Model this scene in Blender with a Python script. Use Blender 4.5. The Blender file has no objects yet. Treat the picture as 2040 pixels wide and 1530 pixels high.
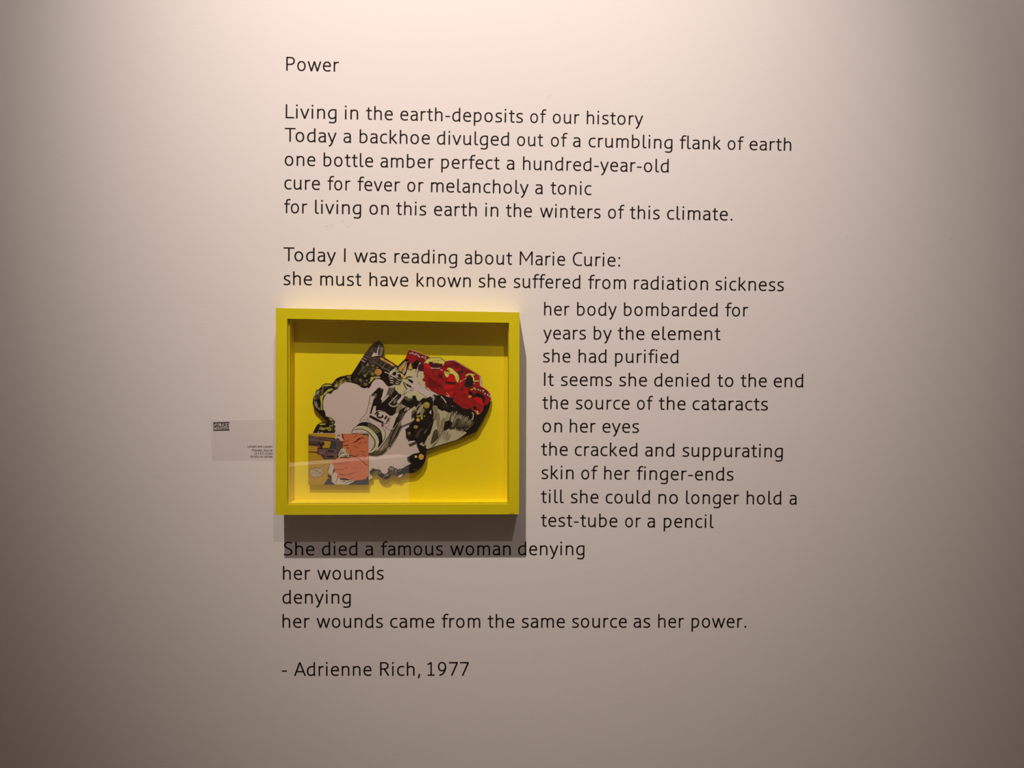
import bpy, bmesh, math, random
from mathutils import Matrix, Vector, geometry

random.seed(7)
scene = bpy.context.scene
COL = scene.collection

COLLAGE_ORG=(-0.18160,1.41333)
COLLAGE='''= smoke_cloud_print
P W 0 -307,1240 -230,1161 -215,1071 -230,967 -151,918 -51,854 18,810 13,805 152,945 199,1074 226,1084 574,960 738,961 813,899 818,899 888,917 962,920 1082,851 1296,723 1361,689 1421,639 1437,485 1522,415 1582,356 1598,276 1588,226 1559,106 1475,-64 1415,-175 1346,-290 1018,-441 865,-489 721,-537 592,-585 505,-618 502,-690 491,-762 463,-835 405,-915 341,-973 276,-999 182,-999 117,-1022 92,-1063 37,-1068 12,-1053 -48,-1036 -83,-1043 -113,-1074 -167,-1109 -207,-1094 -257,-1074 -292,-1044 -307,-1004 -312,-964 -382,-970 -417,-985 -427,-1025 -397,-1075 -471,-1125 -760,-1067 -1184,-983 -1395,-644 -1413,-325 -1349,-202 -1298,-155 -1191,-143 -1148,-143 -1212,-93 -1277,-29 -1341,43 -1388,86 -1413,172 -1405,251 -1384,316 -1355,374 -1283,439 -1248,490 -1197,511 -1090,505 -1054,548 -1018,592 -947,628 -875,643 -832,657 -760,658 -761,666 -682,785 -597,920 -528,1030 -459,1120 -379,1199
= smoke_rim_print
P K 0 -1413,-328 -1349,-202 -1298,-155 -1191,-143 -1148,-143 -1212,-93 -1277,-29 -1341,43 -1388,86 -1413,172 -1405,251 -1384,316 -1355,374 -1283,439 -1248,490 -1197,511 -1090,505 -1054,548 -1018,592 -947,628 -875,643 -832,657 -746,658 -746,529 -774,528 -810,532 -861,539 -904,506 -947,491 -968,466 -986,426 -1018,405 -1061,390 -1090,354 -1111,329 -1147,346 -1176,332 -1212,288 -1233,224 -1241,137 -1230,72 -1205,37 -1191,-43 -1090,-71 -1033,-135 -1047,-179 -1026,-215 -1040,-251 -1026,-294 -1047,-327
P V 0 -1226,490 -1176,497 -1104,490 -1083,476 -1140,469 -1205,461 -1262,446 -1269,461
P W 0 -1355,367 -1312,381 -1276,403 -1269,389 -1305,345 -1362,309 -1391,287 -1380,331
P V 0 -1291,295 -1255,310 -1233,339 -1197,368 -1147,418 -1090,419 -1083,404 -1119,383 -1162,361 -1190,325 -1226,303 -1248,252 -1244,209 -1251,144 -1255,101 -1241,58 -1273,65 -1284,137 -1273,195 -1291,252
P V 0 -1119,426 -1061,419 -1090,390 -1133,390
Q b 0 -1391,215 -1377,252 -1348,266 -1348,252 -1370,223 -1377,165 -1391,172
Q h 0 -1312,101 -1287,97 -1291,69 -1320,65
Z Y 10.3 -1391,251 -1377,273 -1348,280
P v 0 -961,563 -904,599 -868,603 -875,585 -925,556 -961,527 -1004,498 -1054,448 -1061,462 -1018,505
P V 0 -1025,505 -997,505 -990,477 -1033,448 -1047,462
P B 0 -975,513 -911,542 -875,560 -760,568 -760,546 -846,553 -911,506 -954,491 -990,448 -1033,412 -1018,441
S K 6 -947,535 -875,567 -760,557
Q v 0 -835,639 -803,647 -775,636 -774,607 -803,600 -832,611
S b 10.3 -1040,534 -1004,563 -1018,541
P V 0 -1306,-169 -1248,-165 -1191,-161 -1198,-180 -1241,-194 -1298,-187
P V 0 -1148,-71 -1105,-78 -1076,-100 -1090,-125 -1119,-107
P V 0 -1313,-259 -1270,-216 -1234,-237 -1176,-230 -1119,-230 -1097,-265 -1119,-294 -1148,-287 -1169,-259 -1227,-281 -1270,-274
P H 0 -1119,-201 -1062,-179 -1090,-215 -1148,-222
P K 0 -1118,-262 -1122,-270 -1133,-273 -1145,-270 -1149,-262 -1145,-254 -1133,-251 -1122,-254
S W 8.6 -1097,-150 -1062,-150
P H 0 -1320,-296 -1306,-295 -1320,-328 -1338,-328
P V 0 -1284,-313 -1234,-309 -1248,-328 -1291,-328
P W 0 -1020,-261 -1024,-269 -1033,-272 -1042,-269 -1046,-262 -1042,-254 -1033,-251 -1024,-254
P W 0 -1029,-186 -1033,-195 -1044,-199 -1054,-195 -1058,-186 -1054,-177 -1044,-173 -1033,-177
S Y 5.2 -1413,251 -1402,309 -1377,359
S b 6.9 -1355,309 -1283,374 -1197,447 -1119,462
S V 6 -1334,252 -1305,310 -1248,353
S v 5.1 -1015,557 -1051,494
S V 4.2 -1002,540 -1018,506
S V 4.6 -995,537 -1004,515
S K 3.9 -973,551 -989,500
S K 7 -957,560 -981,515
S V 6.4 -930,575 -946,520
S V 6.5 -928,560 -951,518
S V 6.1 -914,567 -935,507
S v 4.6 -884,579 -906,532
S K 6.6 -880,570 -900,525
S v 4.3 -869,568 -884,529
S v 6.1 -850,581 -849,547
S K 7 -835,585 -836,529
S K 4.5 -811,595 -805,544
S v 6.4 -793,593 -803,564
S V 4 -778,591 -784,560
S K 5.4 -1355,407 -1375,267
S K 6 -1343,422 -1369,263
S v 4.5 -1336,414 -1359,294
S K 4.4 -1328,403 -1341,326
S V 4 -1319,422 -1331,307
S K 5.4 -1316,385 -1327,288
S v 4.7 -1307,386 -1316,294
S v 6.1 -1296,412 -1314,283
S K 5.9 -1288,432 -1301,308
S K 3.8 -1285,401 -1291,341
S K 6.5 -1270,437 -1289,318
S K 6.4 -1255,475 -1289,293
S v 6.8 -1258,416 -1267,346
S v 5.6 -1242,454 -1255,360
S v 3.7 -1234,479 -1251,342
S K 4.7 -1223,489 -1249,333
S v 6.5 -1226,437 -1243,349
S K 6.8 -1212,471 -1233,308
S K 5 -1382,171 -1378,114
S H 6.9 -1378,206 -1370,112
S H 5.8 -1366,182 -1363,131
S H 7.2 -1356,200 -1348,92
S H 6.4 -1346,208 -1335,88
S H 4.1 -1329,169 -1321,94
S K 6.5 -1320,178 -1320,127
S K 6.8 -1306,164 -1301,122
S K 4.7 -1294,163 -1291,122
S K 6.5 -1284,181 -1286,91
S K 6.4 -1276,177 -1273,103
S H 6 -1266,181 -1267,82
S v 4.4 -1251,175 -1247,81
S v 7.1 -1238,177 -1235,103
S K 7.1 -1310,-189 -1347,-260
S K 6.1 -1287,-183 -1342,-283
S v 5.2 -1274,-192 -1316,-277
S K 8.2 -1261,-200 -1288,-264
S K 4.3 -1243,-186 -1274,-298
S K 4.5 -1222,-152 -1257,-254
S K 8.2 -1215,-201 -1236,-303
S K 6.3 -1187,-175 -1208,-301
S K 8 -1176,-155 -1206,-287
S K 6 -1163,-178 -1191,-314
S K 4.7 -1143,-175 -1151,-269
S v 5 -1117,-138 -1133,-288
S K 7.8 -1096,-170 -1094,-319
S v 6.9 -1087,-122 -1083,-292
S v 7 -1070,-112 -1085,-293
S v 5.2 -1051,-143 -1047,-311
= spotted_ridge_print
P K 0 -760,665 -761,666 -682,785 -597,920 -528,1030 -459,1120 -379,1199 -307,1240 -230,1161 -215,1071 -230,967 -260,957 -116,724 -130,650 -140,575 -140,610 -125,545 -100,520 -51,491 -90,476 -135,463 -165,480 -200,525 -240,569 -289,589 -344,589 -384,563 -418,518 -438,468 -468,431 -493,446 -537,433 -597,448 -637,477 -662,497 -711,512 -761,526 -760,525
P D 0 -528,1030 -459,1120 -379,1199 -307,1240 -230,1161 -215,1071 -230,967 -300,967 -349,981 -419,966 -498,960
P k2 0 -548,990 -429,951 -424,931 -498,881 -597,910
P b 0 -384,1190 -354,1175 -374,1160 -394,1165
P L 0 -391,1075 -395,1061 -406,1055 -418,1061 -422,1075 -418,1089 -406,1095 -395,1089
S b 6.9 -399,1050 -354,1031
S b 6.9 -369,1110 -330,1145
S b 5.2 -384,1145 -350,1160
P L 0 -389,1038 -339,1016 -305,1165 -280,1165 -320,1001 -285,982 -349,979 -399,966 -426,961
P h 0 -265,1156 -235,1146 -223,1091 -260,982 -290,977
S K 7.7 -275,1146 -310,991
S D 7.7 -230,1101 -250,972
S p2 13.8 -553,985 -488,965 -434,941
S p1 13.8 -568,950 -503,916
S p1 22.4 -592,910 -548,881 -528,876
S b 6.9 -483,1045 -449,1015
P h 0 -488,871 -458,812 -523,806
S h 6.9 -592,846 -567,831
S D 6 -672,771 -587,731
P k2 0 -434,941 -349,961 -285,932 -349,872 -399,832 -434,886
P Z 0 -414,946 -344,966 -339,951 -399,921
P D 0 -344,877 -351,853 -368,834 -394,823 -423,823 -449,834 -467,852 -473,876 -467,900 -449,919 -423,930 -394,930 -369,920 -351,901
Z b 6.9 -419,896 -369,872 -299,828 -260,818
Z h 5.2 -399,812 -379,872 -319,932
S b 5.2 -617,711 -627,681
S b 5.2 -647,696 -652,671
P O 0 -251,708 -257,686 -274,668 -298,657 -325,657 -349,667 -366,685 -372,708 -366,730 -350,749 -325,759 -298,759 -274,749 -257,731
P O2 0 -272,708 -277,690 -290,675 -309,667 -330,667 -349,675 -362,689 -366,708 -362,726 -349,741 -330,749 -309,749 -290,741 -277,727
P v 0 -371,678 -375,665 -384,654 -398,649 -414,649 -428,654 -437,665 -441,677 -437,690 -428,701 -414,707 -398,707 -384,701 -375,691
P v 0 -364,762 -371,748 -389,741 -406,747 -414,762 -406,777 -389,783 -371,777
P v 0 -304,783 -311,770 -327,765 -343,770 -349,782 -343,795 -327,800 -311,795
S V 11.2 -424,807 -364,817
P V 0 -507,650 -509,640 -516,632 -527,628 -538,628 -549,632 -556,640 -558,649 -556,659 -549,667 -538,671 -527,671 -517,667 -509,659
S Y 12 -513,672 -478,682
P v 0 -584,572 -586,560 -593,551 -604,545 -615,545 -626,550 -633,560 -635,572 -633,584 -626,593 -615,599 -604,599 -593,593 -586,584
P h 0 -545,776 -550,760 -562,754 -575,760 -580,776 -575,792 -562,799 -550,792
P L 0 -542,712 -545,705 -552,703 -560,705 -563,712 -560,718 -553,721 -545,718
P L 0 -493,568 -496,563 -505,561 -514,563 -518,568 -514,573 -505,575 -496,573
P b 0 -668,584 -672,575 -681,572 -691,575 -695,584 -691,593 -681,596 -672,593
P D 0 -449,603 -453,594 -463,590 -473,594 -477,603 -473,611 -463,615 -453,612
S D 10.3 -701,611 -657,611
P D 0 -394,618 -399,607 -413,603 -427,607 -433,618 -427,628 -413,633 -399,629
S B 15.5 -384,631 -289,639
S H 20.6 -384,603 -324,614 -274,616
P V 0 -418,603 -389,618 -384,603 -413,558 -433,543 -463,511 -473,523 -443,558
P V 0 -433,623 -384,628 -408,593 -433,548 -448,563
P v 0 -492,501 -495,490 -503,481 -516,476 -529,476 -542,481 -550,489 -553,500 -550,511 -542,520 -529,525 -516,525 -503,520 -495,511
S Z 6.9 -572,488 -537,543
P Z 0 -586,517 -589,511 -597,508 -605,511 -608,517 -605,524 -597,526 -589,524
S V 7.7 -632,472 -597,482
P N 0 -200,773 -203,763 -211,754 -223,749 -237,749 -248,754 -257,762 -260,773 -257,784 -249,793 -237,797 -223,798 -211,793 -203,784
P k3 0 -250,813 -256,802 -270,798 -284,802 -290,813 -284,823 -270,828 -256,823
P D 0 -508,732 -514,723 -528,719 -542,723 -548,732 -542,740 -528,744 -514,741
P h 0 -446,717 -452,707 -468,702 -484,706 -490,717 -484,728 -468,732 -452,728
S b 7.2 -472,1086 -525,1002
S D 6.2 -453,1111 -498,1040
S K 4 -448,1117 -515,1000
S D 6.8 -441,1120 -497,1034
S b 4.9 -460,1091 -495,1034
S K 3.8 -450,1097 -493,1026
S D 5.2 -435,1115 -488,1013
S K 6.9 -437,1107 -476,1026
S b 3.9 -430,1114 -487,1012
S D 3.9 -425,1121 -491,1005
S D 5.9 -430,1103 -482,1004
S D 5.5 -408,1140 -466,1026
S D 6.9 -428,1093 -451,1044
S K 6.5 -421,1095 -455,1014
S b 5.8 -398,1144 -444,1048
S D 4.2 -394,1141 -450,1022
S D 6.7 -393,1138 -440,1016
S D 5.1 -397,1122 -431,1041
S D 5.7 -380,1153 -417,1063
S b 4.4 -387,1123 -412,1051
S b 6.1 -384,1131 -407,1073
S D 5 -375,1136 -397,1077
S K 5.2 -374,1132 -402,1061
S D 5.6 -372,1128 -397,1057
S b 4.8 -307,1096 -320,1024
S D 4.9 -302,1113 -317,1033
S h 3.5 -294,1133 -313,1029
S b 4.8 -294,1099 -309,1013
S D 5.5 -286,1137 -306,1019
S D 4.8 -285,1109 -309,991
S D 5.5 -279,1122 -303,994
S h 3.6 -275,1125 -291,1047
S D 5.8 -274,1108 -297,1004
S D 4.3 -272,1108 -294,998
S D 3.6 -270,1091 -280,1045
S h 3 -268,1084 -287,992
S D 3.5 -260,1103 -274,1041
S D 3.4 -258,1100 -281,1004
S b 5.7 -571,828 -632,695
S D 5.6 -546,862 -655,653
S b 5.3 -555,819 -648,652
S Z 5.6 -562,788 -636,649
S Z 7 -536,817 -609,684
S D 5.4 -512,837 -591,708
S b 6.9 -529,793 -578,719
S Z 3.6 -476,843 -549,723
S D 5.9 -488,802 -545,714
S Z 6.5 -473,820 -584,666
S Z 3.8 -460,821 -557,693
S D 4.9 -435,823 -532,696
S Z 5 -437,811 -571,643
S D 4.1 -430,807 -558,660
S D 6.8 -431,787 -554,645
S Z 5.5 -416,788 -539,652
S D 5.9 -385,808 -517,658
S Z 6 -371,815 -461,715
S b 5.2 -389,779 -469,696
S D 6.4 -327,827 -521,641
S b 5.6 -363,778 -449,697
S D 5.4 -368,760 -462,672
S Z 5.7 -724,595 -715,546
S D 4.6 -700,592 -696,537
S b 3.7 -688,586 -695,541
S D 3.2 -669,580 -672,526
S Z 4.6 -648,602 -663,523
S D 3.7 -613,600 -628,543
S b 5.3 -594,594 -609,532
S Z 6 -573,578 -595,512
S b 5.2 -561,574 -570,535
S b 5.2 -538,568 -553,496
S D 3.4 -499,588 -526,484
S b 5.9 -481,581 -522,469
= film_strip_print
P D 0 -300,962 -230,967 -151,918 -51,854 18,810 -11,775 -101,714 -160,739 -260,783 -349,832 -399,862 -349,912
P O 0 -285,952 -230,942 -200,913 -131,883 -71,849 -31,809 -71,809 -151,858 -225,898 -260,912
S r 9.5 -245,967 -151,913 -51,854 -2,814
S K 6 -215,927 -91,864 8,805
P k4 0 -295,897 -260,912 -295,842 -324,832 -349,847
P k4 0 -220,883 -185,878 -235,798 -270,808
P k4 0 -151,853 -106,839 -160,759 -220,783 -185,838
P k4 0 -81,804 -31,784 -76,724 -131,739
S G2 6.9 -250,902 -299,823
S G2 6.9 -175,863 -235,788
S G2 6.9 -101,824 -150,754
S B 7.7 -185,868 -245,783
S h 9.5 -250,788 -185,759 -116,724
S h 6 -399,891 -349,862 -260,803
= striped_arch_print
P K 0 13,805 152,945 207,925 262,846 262,761 227,731 177,731 148,666 88,606 29,641 -7,795
P O 0 28,785 137,895 162,885 147,845 93,721 63,715 38,760
P h 0 28,785 137,895 152,895 68,790
P U 0 93,711 177,885 202,885 197,846 148,711 118,671
P K 0 172,865 212,895 217,851 172,766 158,721
P O 0 227,866 247,856 257,761 227,751 202,761
P h 0 217,851 227,866 232,846 192,756 177,756
S r 11.2 108,775 73,706
P J 0 -7,795 3,785 -46,715 -81,675 -116,694 -106,719
P D 0 -26,760 48,755 53,720 4,720
S J 6.9 -6,765 48,735
Z J 12.9 -76,680 -46,720 -1,735 38,715
Q K 0 -68,692 -46,712 -6,705 -16,660 -46,645 -63,665
Z J 15.5 -16,645 19,685 58,690 93,671
Z p1 8.6 9,650 38,680 78,676
Q K 0 24,641 48,671 93,646 78,611 44,616
S K 10.3 -56,640 -6,625 108,591
P O 0 73,666 108,671 148,626 113,591 78,631
P Y 0 63,666 98,676 108,651 83,641
P K 0 78,606 113,586 108,616
= burst_cloud_print
P C 0 177,746 207,751 237,731 267,751 292,764 326,757 366,732 426,713 451,688 461,648 466,618 431,593 446,558 481,549 496,509 496,459 492,454 538,450 563,417 629,339 580,297 538,284 489,271 451,279 414,250 397,229 364,225 339,246 323,304 314,316 273,316 261,270 198,270 186,290 165,299 136,307 82,319 74,340 41,343 -1,356 -26,385 -38,414 -26,451 -55,488 -16,511 -6,521 108,591 148,626
P L 0 405,931 440,932 430,887 401,837 366,777 356,732 346,697 347,623 347,573 367,548 407,484 413,491 463,454 629,339 580,297 513,284 372,375 298,370 223,382 173,373 103,319 25,186 8,194 49,252 115,319 165,427 206,469 248,469 243,511 238,502 178,547 123,576 44,616 -6,635 -170,694 -160,699 -111,679 -1,640 128,581 267,527 277,572 287,637 327,672 336,747 366,827 401,897
Z D 8.6 317,707 331,747
Z D 12 346,717 371,722 351,697 347,618
Q K 0 188,592 227,587 277,557 267,523 238,537 208,557
P Z 0 128,596 168,631 207,647 287,627 247,617 198,612 168,582
Z Z 22.4 118,547 128,497 158,447 178,422
P K 0 133,552 168,507 188,512 208,487 243,483 253,448 228,453 178,477 148,507
Z K 7.7 148,527 178,482 248,453 283,413
P U 0 158,542 208,512 248,493 178,512
P Z 0 210,407 248,407 298,403 256,395 223,394
Z Z 7.7 136,319 144,344 173,373 206,378
Z Z 8.6 99,327 128,348 132,386 173,431
Z D 6.9 364,379 455,321 509,284
Z D 7.7 463,454 517,421 563,401
Z h 10.3 355,545 384,520 397,491
P P1 0 492,454 525,429 538,450 563,442 555,405 534,413
= claw_print
P K 0 -150,605 -120,640 -56,670 14,621 103,566 73,536 54,491 -26,493 -100,503 -140,545
P H 0 -120,630 -71,625 -31,583 -66,593 -125,605
P H 0 -130,587 -66,573 -36,546 -100,560
P H 0 -120,545 -61,535 -46,513 -100,523
P H 0 -16,605 34,593 98,556 34,566
P H 0 -16,566 44,544 59,529 -1,546
P H 0 -31,536 24,524 49,504 -6,508
P H 0 -66,665 -16,640 14,611 -46,625
S Z 8.6 -76,613 -46,590
S Z 8.6 14,606 63,576
S L 15.5 -205,709 -150,694 -71,645 -1,615
= red_panel_print
P r 0 147,945 199,1074 226,1084 574,960 475,897 460,867 416,847 371,911 326,906 286,876 262,846 217,871 207,925
P R 0 152,955 187,1000 256,1000 351,951 346,916 291,896 267,851 212,880 202,920 152,940
S r 6.9 192,985 256,945 301,911
S P1 6.9 226,1084 375,1050 574,960
Z P2 7.7 212,1015 241,1040 241,1015
Z P2 7.7 256,1040 276,1045 266,1020 301,1015
Z P2 7.7 301,1005 326,1025 336,1010 306,995
Z P2 7.7 341,1001 370,1006 366,986 385,981
Z P2 7.7 356,976 390,971 376,956
Z P2 7.7 415,971 440,976 445,956 420,956
Z P2 7.7 460,967 495,962 470,947
Z P2 7.7 470,932 510,927
P K 0 262,846 286,876 326,906 371,911 391,901 366,827 336,762 267,766
P k5 0 366,827 416,867 450,852 456,797 446,733 371,737 356,757
P R 0 450,852 485,867 550,848 585,768 605,773 724,769 739,799 818,894 898,910 962,910 1122,826 1321,703 1396,654 1402,484 1437,470 1522,415 1572,356 1593,276 1573,226 1523,166 1469,151 1454,66 1424,20 1345,-10 1305,10 1265,84 1240,119 1200,89 1125,104 1035,168 955,222 975,263 900,292 810,321 754,314 629,380 563,417 538,446 492,454 488,554 496,509 481,549 446,558 431,593 466,618 461,648 451,698 446,733 456,797
P X 0 455,857 490,862 540,838 575,798 555,753 525,778 490,798
Q r 0 575,624 605,574 725,525 775,451 576,450 526,549
P k5 0 540,878 594,893 614,858 674,858 714,849 759,859 779,839 774,809 674,789 590,798 555,828
P Y 0 480,892 525,932 564,952 738,953 773,924 803,894 808,864 774,819 769,854 714,859 699,869 619,868 614,888 550,888 525,858 500,867
S v 6.9 604,893 684,908 773,924
S v 6.9 704,918 694,854
S v 5.2 545,927 624,948 723,943
S K 6.9 574,960 738,961 813,899
P r 0 605,768 724,764 774,725 774,610 675,610 605,669
P R 0 620,754 704,754 774,730 764,690 714,690 695,635 635,649 625,699
P K 0 704,685 739,655 774,650 754,625 710,640
P O3 0 774,650 814,655 814,625 774,620
P P1 0 729,764 774,755 774,735 744,744
P Y 0 794,735 844,720 883,710 889,661 859,626 839,631 819,650 794,700
S K 6.9 799,730 839,700 884,671
S K 7.7 789,725 814,650
P r 0 818,889 962,905 1072,846 1022,771 973,801 883,800 823,790 789,799
P R 0 823,879 923,890 952,870 873,840 833,830
P k6 0 962,875 1032,856 1022,841 967,855
P X 0 993,746 1052,786 1062,771 1013,721
P k3 0 1033,721 1102,752 1122,727 1063,682 1023,701
P k5 0 1067,831 1122,782 1112,737 1067,791
P r 0 1107,702 1162,782 1321,703 1222,693 1157,647 1098,602 1063,627 1073,672
P R 0 1098,652 1152,762 1167,757 1137,672 1103,612
P R 0 1113,632 1172,702 1197,702 1162,628 1113,617
Q Y 0 843,770 873,795 913,790 953,766 993,726 1033,687 1053,647 1058,592 1043,537 1013,547 993,572 988,612 973,656 933,686 898,686 888,716 863,750
S K 6 863,750 883,760 893,716
S v 6 993,636 1048,642
S v 6 993,602 1033,597
S v 6 998,577 1038,572
S K 6 843,770 873,793 913,788 953,763 993,726 1033,687 1053,647 1056,592 1043,537
S K 6 1013,547 993,572 986,612 973,651 933,683 898,683 879,651 864,621
S K 6.9 825,486 884,501 954,497 969,467 894,432
S K 6 754,610 839,601 864,551
S K 6 999,522 1053,562 1123,573 1138,528
S k5 7.7 575,589 650,520 725,485 775,411
S k5 6.9 491,698 551,599 566,499 606,425
S k5 6.9 915,392 994,342 1084,323 1174,264
S k5 6 995,258 1085,213 1175,154 1235,124
S k5 6 1264,234 1304,195 1289,125
S K 6.9 954,392 974,362 945,322
Q X 0 864,631 913,676 968,646 988,602 984,557 954,537 864,551
Q k5 0 829,556 974,547 999,522 924,507 834,526
Q X 0 820,486 884,501 954,497 964,467 894,432 820,426 805,451
P R 0 994,517 1123,568 1138,528 1123,463 1034,447
P X 0 1063,552 1123,573 1083,488 1054,502
P P1 0 1133,597 1172,618 1187,608 1143,588
P P1 0 1068,577 1098,572 1068,552
S P1 6.9 1063,552 1133,588
Q k7 0 1192,648 1222,663 1262,648 1287,608 1302,554 1292,514 1268,469 1203,458 1153,478 1143,513 1168,563 1143,588 1187,613
P k5 0 1182,623 1202,653 1257,658 1282,608 1262,603 1222,613
Z Y 22.4 1167,648 1202,678 1252,683 1272,653 1297,613 1297,564
Z Y 13.8 1272,688 1297,663 1317,683
Z Y 18.9 1307,554 1342,569 1387,564
S Y 12 1292,519 1312,529
P O3 0 1327,614 1352,654 1391,644 1397,564 1362,584
P R 0 1317,524 1392,539 1402,479 1342,489
S P1 7.7 1082,846 1296,723 1411,649 1407,489 1437,470
S K 5.2 972,915 1082,856 1296,728 1366,689 1421,639
P k5 0 1069,433 1123,443 1114,408 1084,413
P r 0 1198,418 1238,464 1348,459 1437,460 1522,400 1562,346 1583,286 1523,236 1493,226 1473,305 1423,350 1363,365 1298,344 1238,374
P R 0 1248,419 1323,399 1363,375 1303,359 1258,379
P K 0 1203,408 1273,369 1293,329 1368,367 1433,345 1473,300 1488,226 1469,181 1433,225 1373,290 1274,289 1278,319 1229,339
P R 0 1249,284 1388,290 1443,235 1469,176 1469,136 1399,105 1324,155 1284,224 1259,234
P k8 0 1398,285 1438,285 1458,225 1453,205 1413,255
P R 0 1498,256 1568,291 1563,256 1523,196 1493,211
Q X 0 1318,294 1403,285 1453,215 1464,166 1399,175 1349,225
S r 6.9 1304,215 1399,190
Z Y 12 1238,426 1273,424 1313,454
Z Y 8.6 1293,439 1328,444 1318,419 1343,414
Z P2 7.7 1358,439 1388,420 1368,414
Z P2 7.7 1403,415 1422,410 1408,395
Z P2 7.7 1442,410 1477,410 1452,390 1467,380
Z P2 7.7 1478,355 1497,365 1493,345 1478,345
Z P2 7.7 1518,336 1547,346 1528,321
Z P2 7.7 1548,311 1572,326 1583,296 1558,301
P O 0 1204,294 1229,329 1274,304 1229,279
Q X 0 890,382 944,392 964,362 935,332 895,352
P X 0 1139,393 1173,423 1198,394 1174,353 1139,373
P r 0 1124,348 1164,338 1149,308 1114,323
S P1 10.3 835,366 860,352 875,327 895,322 870,312 825,317
S P1 8.6 890,292 845,307
P K 0 1294,135 1324,150 1349,125 1339,80 1304,85
P K 0 1265,79 1300,75 1340,25 1350,-10 1305,10
P P1 0 1265,84 1340,60 1350,45 1295,70
P O 0 1340,60 1374,70 1390,25 1360,5 1340,35
P P1 0 1360,20 1419,20 1390,10 1350,-5
P k5 0 1364,95 1399,75 1409,25 1384,45
P O3 0 1424,95 1454,91 1444,51 1424,30
S k5 5.6 1018,849 1002,798
S k 7 1024,830 1001,766
S k 4.3 1047,843 1027,772
S k5 4 1060,849 1031,779
S R 4.5 1063,839 1047,782
S R 4.2 1068,807 1058,781
S k 5.4 1085,805 1064,733
S R 6.2 1088,801 1068,759
S k5 5.2 1115,805 1093,737
S R 6.5 1120,801 1093,722
S k5 7.1 1131,801 1097,728
S k5 5.6 1139,783 1102,713
S k 5.4 1155,792 1132,727
S R 6 1156,767 1133,723
S r 6.6 503,563 475,500
S r 7.5 508,538 491,505
S R 5.7 539,561 490,466
S r 5.3 562,553 506,457
S r 4.6 565,507 540,457
S r 7 582,517 554,456
S R 4.2 596,506 574,454
S R 8.1 627,519 588,426
S r 5.3 636,479 609,413
S R 5.3 658,470 635,421
= dark_wing_print
P K 0 629,339 671,322 737,323 676,341 800,321 900,282 965,272 955,222 1035,168 1125,104 1200,89 1240,114 1265,84 1305,10 1345,-10 1424,20 1454,66 1474,151 1523,166 1588,236 1588,221 1559,106 1475,-64 1415,-175 1346,-290 1018,-441 865,-489 721,-537 592,-585 505,-618 469,-545 404,-502 504,-328 597,-111 606,-82 597,56 622,181
P H 0 677,111 727,81 801,72 851,42 901,23 976,23 1036,-27 1076,-126 1027,-227 927,-277 828,-293 763,-378 1017,-398 1018,-430 865,-475 721,-522 592,-566 520,-589 462,-538 476,-488 505,-401 569,-328 612,-183 633,-82 664,-27 684,77
Q h 0 754,-106 796,-55 847,-123 830,-259 763,-310 703,-259
Q b2 0 627,-294 678,-260 737,-310 712,-395 645,-464 577,-498
Q h 0 797,-344 873,-309 916,-377 848,-429 780,-429
Q h 0 677,29 728,-4 728,-140 678,-209
P K 0 852,-118 897,-107 937,-137 927,-187 877,-217 842,-253 813,-273 792,-248 822,-178
P k2 0 842,-110 928,-124 979,-167 1017,-181 1017,-225 929,-276 879,-312 893,-240 814,-262
P K 0 956,58 1075,33 1150,44 1225,34 1275,35 1315,-25 1350,-75 1301,-175 1226,-276 1176,-246 1126,-116 1056,-47
P H 0 1016,-167 1018,-430 865,-475 721,-522 721,-399 792,-276 1176,-216 1026,-77 877,-103 1187,-308 1111,-368 1018,-430
S H 6 853,47 830,-98
S h 10.7 852,19 833,-99
S H 10 860,18 846,-86
S H 9.1 858,-3 840,-118
S h 9.2 862,-5 841,-108
S H 7.9 870,21 843,-96
S h 10.8 880,30 860,-73
S h 6.6 884,34 855,-89
S H 10.5 884,0 863,-114
S h 5.5 885,10 857,-105
S H 8 895,30 853,-131
S H 10.4 895,4 879,-64
S H 7.6 899,13 870,-97
S H 9.9 902,-12 883,-96
S H 6.1 918,41 872,-140
S H 8.2 908,-9 880,-123
S H 5.6 919,7 886,-136
S H 8.8 933,46 900,-69
S H 6.2 921,5 881,-126
S h 7.1 936,40 882,-135
S H 8.6 945,49 893,-138
S H 9.7 952,56 923,-62
S H 10.5 940,7 899,-117
S H 10.1 947,10 913,-103
S h 7.6 954,18 918,-107
S H 7.7 958,16 916,-104
S H 6.7 967,34 916,-138
S H 9.1 978,54 919,-140
S H 6.7 972,26 940,-76
S H 9.2 971,5 940,-78
S H 10.6 975,2 939,-116
S H 10.7 973,-14 930,-143
S h 10.3 991,29 943,-122
S h 8.4 984,-13 959,-90
S h 10.6 1009,55 951,-99
S h 8.8 1012,54 949,-125
S H 6.7 998,3 951,-115
S h 8 1028,63 961,-106
S H 6.6 1008,1 958,-147
S h 6.6 1025,37 945,-158
S K 5.3 928,35 854,-171
S K 5.1 935,38 863,-141
S K 8.8 929,-9 889,-130
S k 8.3 951,39 863,-182
S k 7.7 942,9 883,-125
S K 7.2 948,-15 927,-77
S K 7.4 977,59 892,-141
S K 8.3 976,34 920,-98
S K 4.9 970,12 895,-166
S K 8.9 971,-13 928,-126
S K 7.5 980,-9 939,-128
S k 8.9 994,21 936,-119
S K 8.7 996,7 927,-138
S K 9 988,-29 930,-158
S k 6.9 1015,17 949,-153
S K 7.4 1025,18 954,-172
S K 5.7 1030,18 957,-177
S K 5.3 1041,28 963,-180
S k 7.2 1036,-1 997,-102
S K 8.7 1052,20 957,-220
S k 9.4 1044,-18 984,-167
S K 8 1061,11 986,-159
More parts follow.
